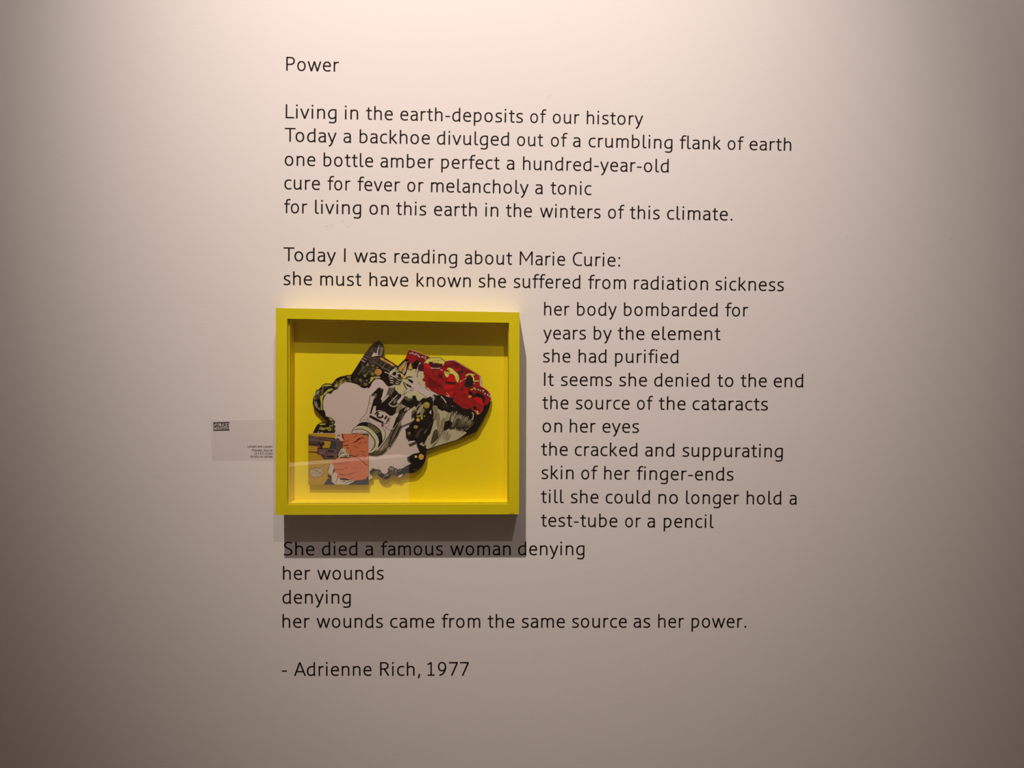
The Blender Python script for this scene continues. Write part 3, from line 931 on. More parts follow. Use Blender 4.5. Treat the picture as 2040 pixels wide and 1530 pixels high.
COMIC='''= comic_print
P M 0 -1489,-340 -470,-338 -473,-1200 -1489,-1203
= revolver_print
P g 0 -1482,-362 -1363,-385 -1209,-400 -1031,-414 -977,-429 -985,-457 -966,-518 -966,-596 -927,-611 -977,-728 -1016,-751 -1027,-782 -1197,-783 -1247,-753 -1286,-695 -1332,-687 -1351,-644 -1332,-621 -1336,-582 -1324,-555 -1482,-544
P M 0 -1220,-458 -1108,-469 -1128,-574 -1240,-586 -1251,-543 -1216,-535
P M 0 -1482,-552 -1347,-555 -1332,-582 -1340,-629 -1482,-637
P G 0 -1474,-378 -1305,-396 -1297,-419 -1394,-412 -1474,-397
P G 0 -1474,-413 -1301,-431 -1301,-478 -1394,-470 -1475,-467
P G 0 -1475,-486 -1320,-489 -1324,-505 -1475,-502
P G 0 -1475,-525 -1324,-544 -1332,-551 -1475,-537
P G 0 -1289,-408 -1247,-415 -996,-437 -985,-457 -1054,-461 -1224,-438 -1286,-431
P G 0 -1220,-465 -1223,-476 -1230,-484 -1241,-488 -1253,-488 -1264,-484 -1271,-476 -1274,-466 -1271,-456 -1264,-448 -1253,-443 -1241,-443 -1230,-447 -1223,-455
P G 0 -1293,-439 -1270,-443 -1270,-497 -1293,-497
P G 0 -1324,-524 -1297,-532 -1297,-586 -1324,-575
P k2 0 -1293,-536 -1263,-535 -1266,-582 -1293,-582
P G 0 -1324,-606 -1124,-589 -1054,-600 -985,-612 -981,-650 -989,-693 -1020,-751 -1035,-767 -1054,-759 -1190,-760 -1228,-752 -1270,-694 -1324,-671 -1332,-648
S g 5.2 -1321,-644 -1232,-648
S U 6 -1294,-662 -1232,-654
S g 7.7 -1332,-685 -1232,-679
S G 8.6 -1286,-691 -1240,-749
S g 10.3 -1189,-597 -1197,-632
P g 0 -1162,-609 -1062,-620 -1047,-631 -1062,-651 -1162,-651
P g 0 -1168,-667 -1172,-681 -1182,-686 -1191,-681 -1195,-667 -1191,-653 -1182,-647 -1172,-653
S g 6 -1151,-663 -997,-674
P g 0 -1174,-706 -1070,-713 -1054,-732 -1070,-748 -1178,-741
P g 0 -1201,-721 -1206,-738 -1216,-745 -1227,-738 -1232,-721 -1227,-705 -1216,-698 -1206,-705
P g 0 -1242,-714 -1244,-727 -1251,-733 -1258,-728 -1261,-714 -1258,-700 -1251,-694 -1244,-700
S U 6.9 -1197,-774 -1054,-773
P A 0 -979,-530 -986,-559 -1006,-582 -1035,-595 -1066,-595 -1095,-582 -1115,-559 -1122,-531 -1115,-502 -1095,-479 -1066,-466 -1035,-466 -1006,-479 -986,-502
P A2 0 -1027,-523 -1030,-538 -1038,-550 -1048,-557 -1060,-557 -1071,-550 -1079,-538 -1081,-523 -1079,-508 -1071,-496 -1060,-489 -1048,-489 -1038,-495 -1030,-508
P G 0 -977,-472 -962,-534 -966,-573 -977,-588 -981,-534
P r2 0 -1482,-637 -1348,-644 -1336,-652 -1348,-662 -1482,-657
S g 6.9 -1482,-655 -1344,-660
= face_print
P T 0 -938,-338 -587,-336 -549,-369 -473,-396 -473,-892 -1012,-895 -1011,-759 -795,-739 -795,-680 -857,-595 -911,-553 -903,-464 -957,-429
P p3 0 -1027,-449 -942,-464 -907,-483 -900,-553 -923,-588 -965,-650 -1011,-689
S g 8.6 -954,-503 -923,-534
S g 8.6 -965,-549 -927,-573
P K 0 -587,-336 -473,-336 -473,-392 -510,-365 -549,-361
P h 0 -545,-350 -479,-353 -483,-373 -525,-365
P q 0 -1034,-341 -938,-340 -927,-398 -900,-456 -942,-460 -973,-418 -1035,-430
Z K 12 -1000,-364 -973,-371 -957,-360
Z g 13.8 -1011,-422 -981,-429 -934,-476 -911,-472
Z K 7.7 -1004,-387 -988,-395
P t 0 -919,-340 -903,-340 -896,-402 -876,-448 -896,-429 -915,-390
Z t 6.9 -876,-456 -838,-464 -795,-456
P t 0 -930,-476 -900,-468 -869,-479 -892,-491 -907,-479
P t 0 -745,-490 -711,-471 -680,-451 -657,-424 -626,-404 -579,-398 -525,-410 -603,-416 -630,-439 -672,-467 -711,-492
Z t 7.7 -722,-397 -695,-374 -660,-354
Z t 7.7 -668,-509 -629,-490 -575,-478
Z t 6 -641,-525 -610,-517
Z t 7.7 -560,-497 -533,-477 -498,-479
P t 0 -907,-541 -865,-530 -799,-521 -795,-529 -857,-545
P t 0 -846,-572 -795,-568 -819,-580 -795,-587 -846,-591 -826,-580
Z t 8.6 -718,-544 -687,-564 -653,-571 -660,-587
Z t 7.7 -780,-603 -780,-680
Z t2 4.3 -707,-602 -707,-641
P t 0 -695,-707 -664,-691 -660,-707
Z t 5.2 -645,-664 -641,-703
Z t 6.9 -602,-633 -537,-644
Z t 7.7 -587,-683 -541,-706 -510,-737
P t 0 -575,-738 -560,-722 -548,-734
P q 0 -965,-643 -927,-584 -857,-595 -846,-673 -799,-680 -795,-735 -973,-740 -988,-697
Z K 11.2 -973,-712 -942,-673 -884,-661
Z K 7.7 -965,-658 -911,-623
Z K 8.6 -892,-727 -857,-692
Z K 12 -869,-731 -819,-700
Z t 6.9 -849,-611 -846,-669
Z K 12 -954,-739 -884,-735 -795,-739 -741,-746
S K 8.6 -795,-680 -799,-731
= hand_print
P T 0 -1088,-791 -1034,-774 -679,-724 -604,-756 -485,-901 -474,-982 -485,-1058 -517,-1102 -603,-1121 -711,-1130 -776,-1124 -926,-1093 -1002,-1077 -1039,-996 -1066,-861
Z K 11.2 -795,-704 -741,-711 -683,-730 -641,-753 -587,-800 -510,-865
Z t 7.7 -892,-762 -780,-762
S t 6.9 -604,-783 -474,-885
Z t 7.7 -1050,-853 -980,-847 -889,-846
Z t 5.2 -883,-808 -776,-813
Z t2 5.2 -862,-854 -824,-854
P t 0 -883,-914 -819,-914 -851,-925
Z t 7.7 -1034,-942 -894,-944
Z t2 5.2 -786,-913 -657,-918
P t 0 -1012,-1007 -948,-1017 -873,-1033 -948,-1028
P t 0 -873,-1022 -765,-1011 -647,-972 -754,-1019 -819,-1027
Z t 7.7 -953,-1028 -851,-1044
Z t 6.9 -781,-1108 -733,-1089
Z t2 5.2 -829,-1054 -738,-1054
P K 0 -690,-1127 -603,-1121 -517,-1102 -480,-1047 -471,-1199 -819,-1201 -711,-1135
P N 0 -700,-1140 -474,-1101 -474,-1196 -803,-1198
P N 0 -1228,-1200 -1163,-1099 -1098,-1099 -1093,-1148 -1039,-1199
P q 0 -1152,-991 -1120,-850 -1093,-839 -1055,-904 -1088,-1045 -1120,-1018
P K 0 -1055,-904 -1039,-963 -1077,-1050 -1098,-1104 -1120,-1104 -1115,-1050 -1088,-1045
P q 0 -1050,-980 -1002,-1012 -996,-1071 -953,-1104 -711,-1140 -819,-1199 -1034,-1200 -1093,-1148 -1098,-1061
P K 0 -953,-1093 -873,-1092 -786,-1114 -797,-1127 -873,-1125 -937,-1120 -959,-1109
P A 0 -948,-1152 -899,-1136 -851,-1136 -873,-1152
Z K 8.6 -867,-1179 -829,-1157 -754,-1141
Z t 10.3 -991,-1050 -1002,-1104 -1029,-1158
P k2 0 -1163,-1013 -1120,-1045 -1109,-1094 -1141,-1094 -1163,-1061
P Q1 0 -1147,-1072 -1120,-1061 -1120,-1094 -1141,-1088
Z g 6 -1168,-969 -1152,-942 -1120,-850
= speech_balloon
P D 0 -1229,-999 -1241,-1036 -1276,-1065 -1326,-1082 -1382,-1082 -1432,-1066 -1466,-1037 -1478,-1001 -1466,-964 -1431,-935 -1381,-918 -1326,-918 -1276,-934 -1241,-963
P U 0 -1235,-999 -1247,-1033 -1280,-1060 -1328,-1075 -1380,-1076 -1428,-1061 -1460,-1034 -1472,-1001 -1460,-967 -1427,-940 -1380,-925 -1327,-925 -1280,-939 -1247,-966
P q 0 -1292,-938 -1217,-889 -1174,-850 -1206,-905 -1265,-954
Z D 5.2 -1292,-929 -1227,-889 -1168,-848
Z D 5.2 -1265,-943 -1211,-905
S D 5.2 -1389,-970 -1373,-965
S D 5.2 -1362,-970 -1324,-970
S D 5.2 -1351,-981 -1330,-978
S D 6.9 -1453,-1009 -1410,-1008
S D 5.2 -1394,-1003 -1367,-1008
S D 7.7 -1313,-1003 -1270,-997
S D 6 -1308,-1013 -1265,-1013
S t2 4.3 -1356,-1035 -1319,-1038
S D 5.2 -1389,-960 -1335,-959
'''
LINES=[
('L1',-0.3716,1.9919,-0.00957,33.00,32.86,[('Power', 0.0, 89.1)]),
('L2',-0.3727,1.9124,-0.00968,33.37,32.10,[('Living', 0.0, 85.9), ('in', 99.8, 122.5), ('the', 135.7, 180.9), ('earth-deposits', 193.7, 401.6), ('of', 413.8, 441.4), ('our', 452.1, 497.5), ('history', 509.9, 605.8)]),
('L3',-0.3743,1.8730,-0.00882,33.43,31.73,[('Today', 0.0, 87.5), ('a', 99.2, 112.5), ('backhoe', 126.4, 245.4), ('divulged', 257.4, 380.3), ('out', 393.4, 437.9), ('of', 450.9, 479.1), ('a', 488.6, 501.7), ('crumbling', 515.1, 658.0), ('flank', 670.3, 740.6), ('of', 752.2, 779.9), ('earth', 789.7, 861.1)]),
('L4',-0.3744,1.8327,-0.00871,33.41,32.41,[('one', 0.0, 51.7), ('bottle', 65.6, 149.5), ('amber', 161.9, 252.4), ('perfect', 265.0, 364.4), ('a', 376.1, 389.7), ('hundred-year-old', 403.7, 652.7)]),
('L5',-0.3752,1.7929,-0.01008,33.39,32.93,[('cure', 0.0, 60.2), ('for', 73.1, 112.0), ('fever', 123.7, 196.0), ('or', 208.2, 235.9), ('melancholy', 248.4, 414.4), ('a', 425.8, 438.9), ('tonic', 451.7, 521.9)]),
('L6',-0.3757,1.7527,-0.00826,33.44,32.79,[('for', 0.0, 39.4), ('living', 52.4, 130.6), ('on', 144.6, 177.5), ('this', 189.9, 241.1), ('earth', 254.2, 327.0), ('in', 341.2, 363.6), ('the', 376.3, 420.9), ('winters', 434.4, 538.0), ('of', 550.7, 578.9), ('this', 587.9, 639.1), ('climate.', 651.6, 763.8)]),
('L7',-0.3770,1.6717,-0.00875,33.39,33.03,[('Today', 0.0, 89.1), ('I', 102.8, 105.5), ('was', 120.0, 174.4), ('reading', 188.4, 295.2), ('about', 308.3, 389.2), ('Marie', 401.9, 479.4), ('Curie:', 492.5, 573.6)]),
('L8',-0.3771,1.6311,-0.00499,33.45,33.16,[('she', 0.0, 48.5), ('must', 62.5, 132.7), ('have', 146.1, 212.3), ('known', 226.4, 318.8), ('she', 331.9, 378.9), ('suffered', 391.8, 506.4), ('from', 519.1, 584.0), ('radiation', 597.7, 724.9), ('sickness', 737.3, 855.3)]),
('R1',0.0671,1.5826,0.00114,32.96,32.88,[('her', 0.0, 43.8), ('body', 56.5, 124.5), ('bombarded', 136.8, 298.3), ('for', 310.9, 350.5)]),
('R2',0.0660,1.5417,0.00172,33.03,32.92,[('years', 0.0, 73.3), ('by', 86.5, 117.4), ('the', 127.8, 173.6), ('element', 185.7, 304.6)]),
('R3',0.0658,1.5022,0.00054,33.08,32.96,[('she', 0.0, 47.1), ('had', 61.0, 109.6), ('purified', 123.8, 233.1)]),
('R4',0.0678,1.4621,0.00020,33.13,33.07,[('It', 0.0, 17.4), ('seems', 29.0, 116.9), ('she', 129.2, 177.0), ('denied', 189.5, 285.1), ('to', 297.9, 325.9), ('the', 338.3, 383.4), ('end', 395.5, 447.0)]),
('R5',0.0653,1.4222,-0.00093,33.19,33.11,[('the', 0.0, 44.9), ('source', 57.4, 150.1), ('of', 162.9, 190.4), ('the', 200.2, 246.4), ('cataracts', 258.5, 388.6)]),
('R6',0.0660,1.3822,-0.00067,33.25,33.12,[('on', 0.0, 33.7), ('her', 46.8, 91.5), ('eyes', 103.1, 166.1)]),
('R7',0.0640,1.3421,-0.00296,33.31,33.24,[('the', 0.0, 45.6), ('cracked', 57.8, 166.2), ('and', 179.1, 230.0), ('suppurating', 243.3, 417.0)]),
('R8',0.0645,1.3016,-0.00383,33.37,33.27,[('skin', 0.0, 55.7), ('of', 68.8, 97.2), ('her', 108.2, 152.6), ('finger-ends', 164.3, 331.8)]),
('R9',0.0641,1.2602,-0.00227,33.43,33.54,[('till', 0.0, 39.7), ('she', 51.3, 99.2), ('could', 111.6, 188.7), ('no', 202.8, 236.5), ('longer', 250.5, 342.6), ('hold', 355.5, 416.1), ('a', 429.9, 442.8)]),
('R10',0.0644,1.2192,-0.00347,33.48,33.56,[('test-tube', 0.0, 132.0), ('or', 145.4, 172.5), ('a', 184.0, 197.6), ('pencil', 212.1, 299.1)]),
('B1',-0.3778,1.1675,0.00472,33.79,33.92,[('She', 0.0, 52.9), ('died', 65.8, 127.1), ('a', 140.0, 154.0), ('famous', 166.9, 273.7), ('woman', 286.1, 390.6), ('denying', 403.3, 517.9)]),
('B2',-0.3790,1.1255,0.00385,33.85,33.89,[('her', 0.0, 47.2), ('wounds', 58.8, 173.1)]),
('B3',-0.3799,1.0840,0.00295,33.92,33.93,[('denying', 0.0, 117.4)]),
('B4',-0.3800,1.0420,0.00273,33.97,34.01,[('her', 0.0, 46.8), ('wounds', 58.6, 172.9), ('came', 185.3, 261.7), ('from', 274.2, 341.0), ('the', 353.5, 399.9), ('same', 412.4, 487.2), ('source', 499.6, 594.5), ('as', 606.4, 635.4), ('her', 649.0, 694.0), ('power.', 707.0, 802.4)]),
('B5',-0.3811,0.9581,0.00287,34.10,34.18,[('-', 0.0, 8.5), ('Adrienne', 20.9, 154.4), ('Rich,', 169.1, 238.2), ('1977', 250.6, 322.5)]),
]
GLYPH={'P': ('M 115 700 L 115 0;M 115 667 L 285 667 C 415 667 478 600 478 500 C 478 390 400 322 280 322 L 115 322', 575),
'L': ('M 113 700 L 113 33 L 500 33', 500),
'T': ('M 10 667 L 543 667;M 276 667 L 276 0', 560),
'I': ('M 113 700 L 113 0', 228),
'S': ('M 445 640 C 400 660 350 673 285 673 C 170 673 95 620 95 535 C 95 440 180 400 265 358 C 350 318 432 275 432 180 C 432 85 350 28 220 28 C 150 28 90 42 48 64', 520),
'M': ('M 112 0 L 112 700;M 112 690 L 412 225 L 712 690;M 712 700 L 712 0', 840),
'C': ('M 528 655 C 480 668 430 674 375 674 C 200 674 92 555 92 350 C 92 145 195 27 370 27 C 430 27 485 35 530 52', 560),
'A': ('M 28 0 L 285 690;M 285 690 L 552 0;M 110 215 L 462 215', 580),
'R': ('M 112 700 L 112 0;M 112 667 L 275 667 C 400 667 462 608 462 512 C 462 410 390 350 270 350 L 112 350;M 285 350 L 500 0', 580),
'a': ('M 75 445 C 130 465 180 475 235 475 C 330 475 375 430 375 340 L 375 130 C 375 70 380 30 400 -5;M 375 285 C 330 290 290 290 250 288 C 150 283 83 235 83 145 C 83 70 130 26 205 26 C 290 26 340 65 372 120', 480),
'b': ('M 112 700 L 112 33;M 112 395 C 150 450 205 474 270 474 C 375 474 437 395 437 255 C 437 110 355 26 225 26 C 180 26 140 33 112 45', 550),
'c': ('M 395 452 C 355 468 318 474 275 474 C 155 474 84 385 84 250 C 84 112 150 26 272 26 C 320 26 362 36 402 58', 440),
'd': ('M 422 700 L 422 120 C 422 65 428 30 445 -8;M 422 455 C 385 470 350 475 310 475 C 170 475 85 385 85 240 C 85 105 140 26 240 26 C 320 26 380 65 420 125', 550),
'e': ('M 84 270 L 418 270 C 425 400 365 474 262 474 C 155 474 84 385 84 248 C 84 105 155 26 285 26 C 340 26 390 40 432 62', 510),
'f': ('M 152 0 L 152 540 C 152 640 190 688 275 688 C 310 688 335 684 362 675;M 20 467 L 330 467', 320),
'g': ('M 430 455 C 395 468 355 474 310 474 C 170 474 84 380 84 235 C 84 105 145 30 245 30 C 325 30 385 65 430 125;M 430 490 L 430 -40 C 430 -140 375 -183 265 -183 C 205 -183 150 -173 100 -152', 550),
'h': ('M 112 700 L 112 0;M 112 380 C 160 440 215 474 285 474 C 380 474 425 420 425 320 L 425 0', 550),
'i': ('M 115 500 L 115 0;D 115 655 47', 262),
'k': ('M 112 700 L 112 0;M 112 262 L 190 262 L 400 500;M 200 262 L 435 0', 500),
'l': ('M 112 700 L 112 130 C 112 60 140 28 190 28 C 215 28 238 33 262 43', 288),
'm': ('M 112 500 L 112 0;M 112 385 C 155 445 200 474 262 474 C 345 474 385 425 385 330 L 385 0;M 385 370 L 385 370;M 395 385 C 435 445 480 474 545 474 C 635 474 675 425 675 325 L 675 0', 790),
'n': ('M 112 500 L 112 0;M 112 380 C 160 440 215 474 285 474 C 380 474 425 420 425 320 L 425 0', 550),
'o': ('O 263 250 178 224', 560),
'p': ('M 112 500 L 112 -200;M 112 390 C 155 448 210 474 275 474 C 380 474 437 395 437 262 C 437 115 355 26 235 26 C 190 26 148 35 112 52', 555),
'r': ('M 112 500 L 112 0;M 112 360 C 145 425 195 468 262 471 C 290 472 315 468 340 460', 365),
's': ('M 368 450 C 330 467 290 474 240 474 C 150 474 90 435 90 367 C 90 300 150 278 215 250 C 290 218 352 195 352 130 C 352 62 290 26 195 26 C 140 26 90 36 48 56', 430),
't': ('M 150 625 L 150 140 C 150 65 175 28 235 28 C 265 28 290 34 318 46;M 20 467 L 312 467', 345),
'u': ('M 106 500 L 106 190 C 106 80 145 26 230 26 C 310 26 375 70 420 135;M 422 500 L 422 120 C 422 65 428 30 445 -8', 550),
'v': ('M 38 500 L 228 0;M 228 0 L 418 500', 480),
'w': ('M 38 500 L 200 0;M 200 0 L 350 495;M 350 495 L 500 0;M 500 0 L 662 500', 720),
'y': ('M 38 500 L 235 15;M 415 500 L 235 15 C 185 -115 150 -165 75 -178', 470),
'x': ('M 40 500 L 410 0;M 410 500 L 40 0', 460),
'.': ('D 125 47 52', 250),
':': ('D 125 47 52;D 125 440 52', 250),
',': ('M 128 95 L 128 30 C 128 -30 105 -80 70 -115', 250),
'-': ('M 45 248 L 290 248', 340),
'1': ('M 262 690 L 262 0;M 80 565 L 262 672;M 85 33 L 445 33', 550),
'9': ('O 262 465 175 208;M 437 465 C 437 235 350 80 120 15', 550),
'7': ('M 55 667 L 470 667 L 470 640 L 190 0', 550),
'2': ('M 70 630 C 150 690 400 700 400 510 C 400 370 250 200 70 33 L 440 33', 500),
'5': ('M 420 667 L 130 667 L 115 400 C 300 430 430 370 430 215 C 430 60 290 0 75 45', 500),
'G': ('M 520 640 C 470 662 430 672 370 672 C 200 672 92 555 92 350 C 92 145 195 27 370 27 C 430 27 480 38 520 60 L 520 330 L 340 330', 600),
'E': ('M 113 700 L 113 0;M 113 667 L 460 667;M 113 355 L 430 355;M 113 33 L 470 33', 520),
'H': ('M 113 700 L 113 0;M 520 700 L 520 0;M 113 355 L 520 355', 640),
'N': ('M 113 700 L 113 0;M 113 690 L 520 10;M 520 700 L 520 0', 640),
'B': ('M 113 700 L 113 0;M 113 667 L 280 667 C 430 667 430 375 280 370 L 113 370;M 280 370 C 490 370 490 33 280 33 L 113 33', 570)}
OUTER=[(-0.3760,1.5885), (0.0243,1.5842), (0.0256,1.2497), (-0.3774,1.2469)]
INNER=[(-0.3573,1.5711), (0.0069,1.5669), (0.0080,1.2667), (-0.3584,1.2636)]
CARD=[(-0.5003,1.3992), (-0.3931,1.4015), (-0.3928,1.3314), (-0.4998,1.3302)]
CARD_BAR1=[(-0.4969,1.3955), (-0.4694,1.3965)]
CARD_BAR2=[(-0.4969,1.3827), (-0.4695,1.3837)]
CARD_T=[(-0.3963,1.3538), (-0.3964,1.3473), (-0.3964,1.3419), (-0.3964,1.3367)]
CARD_S=[(-0.4394,1.3535), (-0.4313,1.3471), (-0.4279,1.3417), (-0.4339,1.3365)]
LOGO=[(-0.4973,1.3891), (-0.4700,1.3897), (-0.4973,1.3843), (-0.4700,1.3849)]
SCUFFS=[(-0.3068,1.7305), (-0.3008,1.7314), (-0.2957,1.7327), (-0.2915,1.7319), (-0.2796,1.7396), (-0.2727,1.7392), (-0.2719,1.7295), (-0.2634,1.7304), (0.0714,1.9508), (0.0782,1.9568), (0.5840,1.7198), (0.5884,1.7185), (0.7614,1.7186), (0.7666,1.7182), (0.2496,1.1362), (0.5794,1.1355), (-0.6242,1.1862), (-0.1958,1.0928)]
CAM_ROT=[[0.9999284, -0.0059996, -0.0103496], [-0.0101788, 0.0278221, -0.9995611], [0.0062849, 0.9995949, 0.0277591]]
CAM_LOC=(0.0,-1.26678,1.5)


# ---------------------------------------------------------------- camera, light, exposure
cam_data = bpy.data.cameras.new('camera')
cam_data.sensor_fit = 'HORIZONTAL'
cam_data.sensor_width = 36.0
cam_data.lens = 36.0 * 1473.0 / 2040.0
cam_data.clip_start = 0.02
cam = bpy.data.objects.new('camera', cam_data)
cam.matrix_world = Matrix.Translation(CAM_LOC) @ Matrix(CAM_ROT).to_4x4()
COL.objects.link(cam)
scene.camera = cam

scene.view_settings.view_transform = 'Standard'
scene.view_settings.look = 'None'
scene.view_settings.gamma = 1.0
scene.view_settings.use_curve_mapping = False
scene.view_settings.exposure = 0.0

world = bpy.data.worlds.new('world')
scene.world = world
world.use_nodes = True
world.node_tree.nodes['Background'].inputs[0].default_value = (0.02, 0.018, 0.017, 1)


def spot(name, loc, target, power, color, size_deg, blend, radius):
    d = bpy.data.lights.new(name, 'SPOT')
    d.energy = power
    d.color = color
    d.spot_size = math.radians(size_deg)
    d.spot_blend = blend
    d.shadow_soft_size = radius
    o = bpy.data.objects.new(name, d)
    o.location = loc
    o.rotation_euler = (Vector(target) - Vector(loc)).to_track_quat('-Z', 'Y').to_euler()
    COL.objects.link(o)
    return o


WARM = (1.0, 0.85, 0.76)
# gallery track spots: the main one above left, a weaker one above right and farther back
spot('spot_lamp', (-0.41, -1.53, 4.0), (-0.036, 0.0, 1.924), 348.0, (1.0, 0.86, 0.77), 39.7, 1.0, 0.018)
spot('spot_lamp', (0.63, -2.6, 4.4), (0.141, 0.0, 3.762), 300.0, (0.98, 0.90, 0.845), 90.9, 1.0, 0.02)
# added lamp, brightens the unseen plinth so it shows in the glass
spot('spot_lamp', (-0.75, -2.1, 3.8), (-0.95, -2.95, 0.85), 760.0, WARM, 28, 0.8, 0.03)
fill = bpy.data.lights.new('ambient_fill', 'AREA')  # added soft fill that lifts the ambient level, not a known fixture
fill.shape = 'RECTANGLE'
fill.size = 3.0
fill.size_y = 2.0
fill.energy = 9.0
fill.color = (1.0, 0.79, 0.67)
fo = bpy.data.objects.new('ambient_fill', fill)
fo.location = (0.0, -2.9, 4.35)
COL.objects.link(fo)


# ---------------------------------------------------------------- helpers
def lin(c):
    c = c / 255.0
    return c / 12.92 if c <= 0.04045 else ((c + 0.055) / 1.055) ** 2.4


def material(name, rgb, rough=0.5, spec=0.5, bump=None, mottling=0.0, nscale=30.0):
    m = bpy.data.materials.new(name)
    m.use_nodes = True
    nt = m.node_tree
    b = nt.nodes['Principled BSDF']
    b.inputs['Base Color'].default_value = (*rgb, 1)
    b.inputs['Roughness'].default_value = rough
    b.inputs['Specular IOR Level'].default_value = spec
    tc = nt.nodes.new('ShaderNodeTexCoord')
    if mottling:
        n = nt.nodes.new('ShaderNodeTexNoise')
        n.inputs['Scale'].default_value = nscale
        n.inputs['Detail'].default_value = 4
        nt.links.new(tc.outputs['Object'], n.inputs['Vector'])
        mix = nt.nodes.new('ShaderNodeMix')
        mix.data_type = 'RGBA'
        mix.inputs[6].default_value = (*[c * (1 - mottling) for c in rgb], 1)
        mix.inputs[7].default_value = (*[min(1, c * (1 + mottling)) for c in rgb], 1)
        nt.links.new(n.outputs['Fac'], mix.inputs[0])
        nt.links.new(mix.outputs[2], b.inputs['Base Color'])
    if bump:
        sx, sz, strength, dist = bump
        mp = nt.nodes.new('ShaderNodeMapping')
        mp.inputs['Scale'].default_value = (sx, sx, sz)
        n2 = nt.nodes.new('ShaderNodeTexNoise')
        n2.inputs['Scale'].default_value = 1.0
        n2.inputs['Detail'].default_value = 3
        nt.links.new(tc.outputs['Object'], mp.inputs[0])
        nt.links.new(mp.outputs[0], n2.inputs['Vector'])
        bp = nt.nodes.new('ShaderNodeBump')
        bp.inputs['Strength'].default_value = strength
        bp.inputs['Distance'].default_value = dist
        nt.links.new(n2.outputs['Fac'], bp.inputs['Height'])
        nt.links.new(bp.outputs[0], b.inputs['Normal'])
    return m


def clear_material(name, tint, gloss_tint, ior):
    m = bpy.data.materials.new(name)
    m.use_nodes = True
    nt = m.node_tree
    nt.nodes.clear()
    out = nt.nodes.new('ShaderNodeOutputMaterial')
    tr = nt.nodes.new('ShaderNodeBsdfTransparent')
    tr.inputs[0].default_value = (*tint, 1)
    gl = nt.nodes.new('ShaderNodeBsdfGlossy')
    gl.inputs[0].default_value = (*gloss_tint, 1)
    gl.inputs['Roughness'].default_value = 0.0
    fr = nt.nodes.new('ShaderNodeFresnel')
    geo = nt.nodes.new('ShaderNodeNewGeometry')
    mr = nt.nodes.new('ShaderNodeMapRange')     # same ratio on both faces of the thin pane
    mr.inputs['To Min'].default_value = ior
    mr.inputs['To Max'].default_value = 1.0 / ior
    nt.links.new(geo.outputs['Backfacing'], mr.inputs['Value'])
    nt.links.new(mr.outputs['Result'], fr.inputs[0])
    mx = nt.nodes.new('ShaderNodeMixShader')
    nt.links.new(fr.outputs[0], mx.inputs[0])
    nt.links.new(tr.outputs[0], mx.inputs[1])
    nt.links.new(gl.outputs[0], mx.inputs[2])
    nt.links.new(mx.outputs[0], out.inputs[0])
    return m


def ink_material(name):
    m = bpy.data.materials.new(name)
    m.use_nodes = True
    nt = m.node_tree
    b = nt.nodes['Principled BSDF']
    a = nt.nodes.new('ShaderNodeAttribute')
    a.attribute_name = 'ink'
    nt.links.new(a.outputs['Color'], b.inputs['Base Color'])
    b.inputs['Roughness'].default_value = 0.6
    b.inputs['Specular IOR Level'].default_value = 0.08
    return m


M_WALL = material('wall_paint', (0.78, 0.735, 0.715), 0.85, 0.15, bump=(75, 330, 0.15, 0.0006))
M_ROOM = material('room_paint', (0.62, 0.56, 0.51), 0.9, 0.2)
M_FLOOR = material('floor_concrete', (0.26, 0.2, 0.165), 0.6, 0.3, mottling=0.15, nscale=3)
M_VINYL = material('black_vinyl', (0.011, 0.0058, 0.004), 0.6, 0.15)
M_YELLOW = material('yellow_lacquer', (0.70, 0.585, 0.007), 0.55, 0.15, mottling=0.03, nscale=60)
M_BACK = material('yellow_backing', (0.95, 0.78, 0.005), 0.7, 0.2)
M_EDGE = material('board_edge', (0.10, 0.06, 0.03), 0.7, 0.2)
M_GLASS = clear_material('picture_glass', (0.985, 0.985, 0.98), (1, 1, 1), 1.5)
M_CARD = clear_material('clear_acrylic', (0.994, 0.99, 0.99), (1, 1, 1), 1.35)
M_INK = ink_material('printed_ink')
M_SCUFF = material('scuff', (0.58, 0.53, 0.51), 0.9, 0.1)
M_LABELINK = material('label_ink', (0.03, 0.02, 0.018), 0.6, 0.2)
M_GREYINK = material('grey_label_ink', (0.17, 0.14, 0.12), 0.6, 0.2)
M_PLINTH = material('plinth_white', (0.85, 0.82, 0.8), 0.6, 0.3)


def link(name, me, mat, parent=None):
    o = bpy.data.objects.new(name, me)
    if mat and not me.materials:
        me.materials.append(mat)
    COL.objects.link(o)
    if parent:
        o.parent = parent
    return o


def mesh(name, verts, faces):
    me = bpy.data.meshes.new(name)
    me.from_pydata(verts, [], faces)
    me.validate()
    me.update()
    return me


def tag(o, label, cat, group=None):
    o['label'] = label
    o['category'] = cat
    if group:
        o['group'] = group
    return o


def empty(name, loc):
    o = bpy.data.objects.new(name, None)
    o.empty_display_size = 0.02
    o.location = loc
    COL.objects.link(o)
    return o


def box(x0, x1, y0, y1, z0, z1):
    v = [(x, y, z) for x in (x0, x1) for y in (y0, y1) for z in (z0, z1)]
    f = [(0, 1, 3, 2), (4, 6, 7, 5), (0, 4, 5, 1), (2, 3, 7, 6), (0, 2, 6, 4), (1, 5, 7, 3)]
    return v, f


def structure(name, dims, mat):
    v, f = box(*dims)
    o = link(name, mesh(name, v, f), mat)
    o['kind'] = 'structure'
    return o


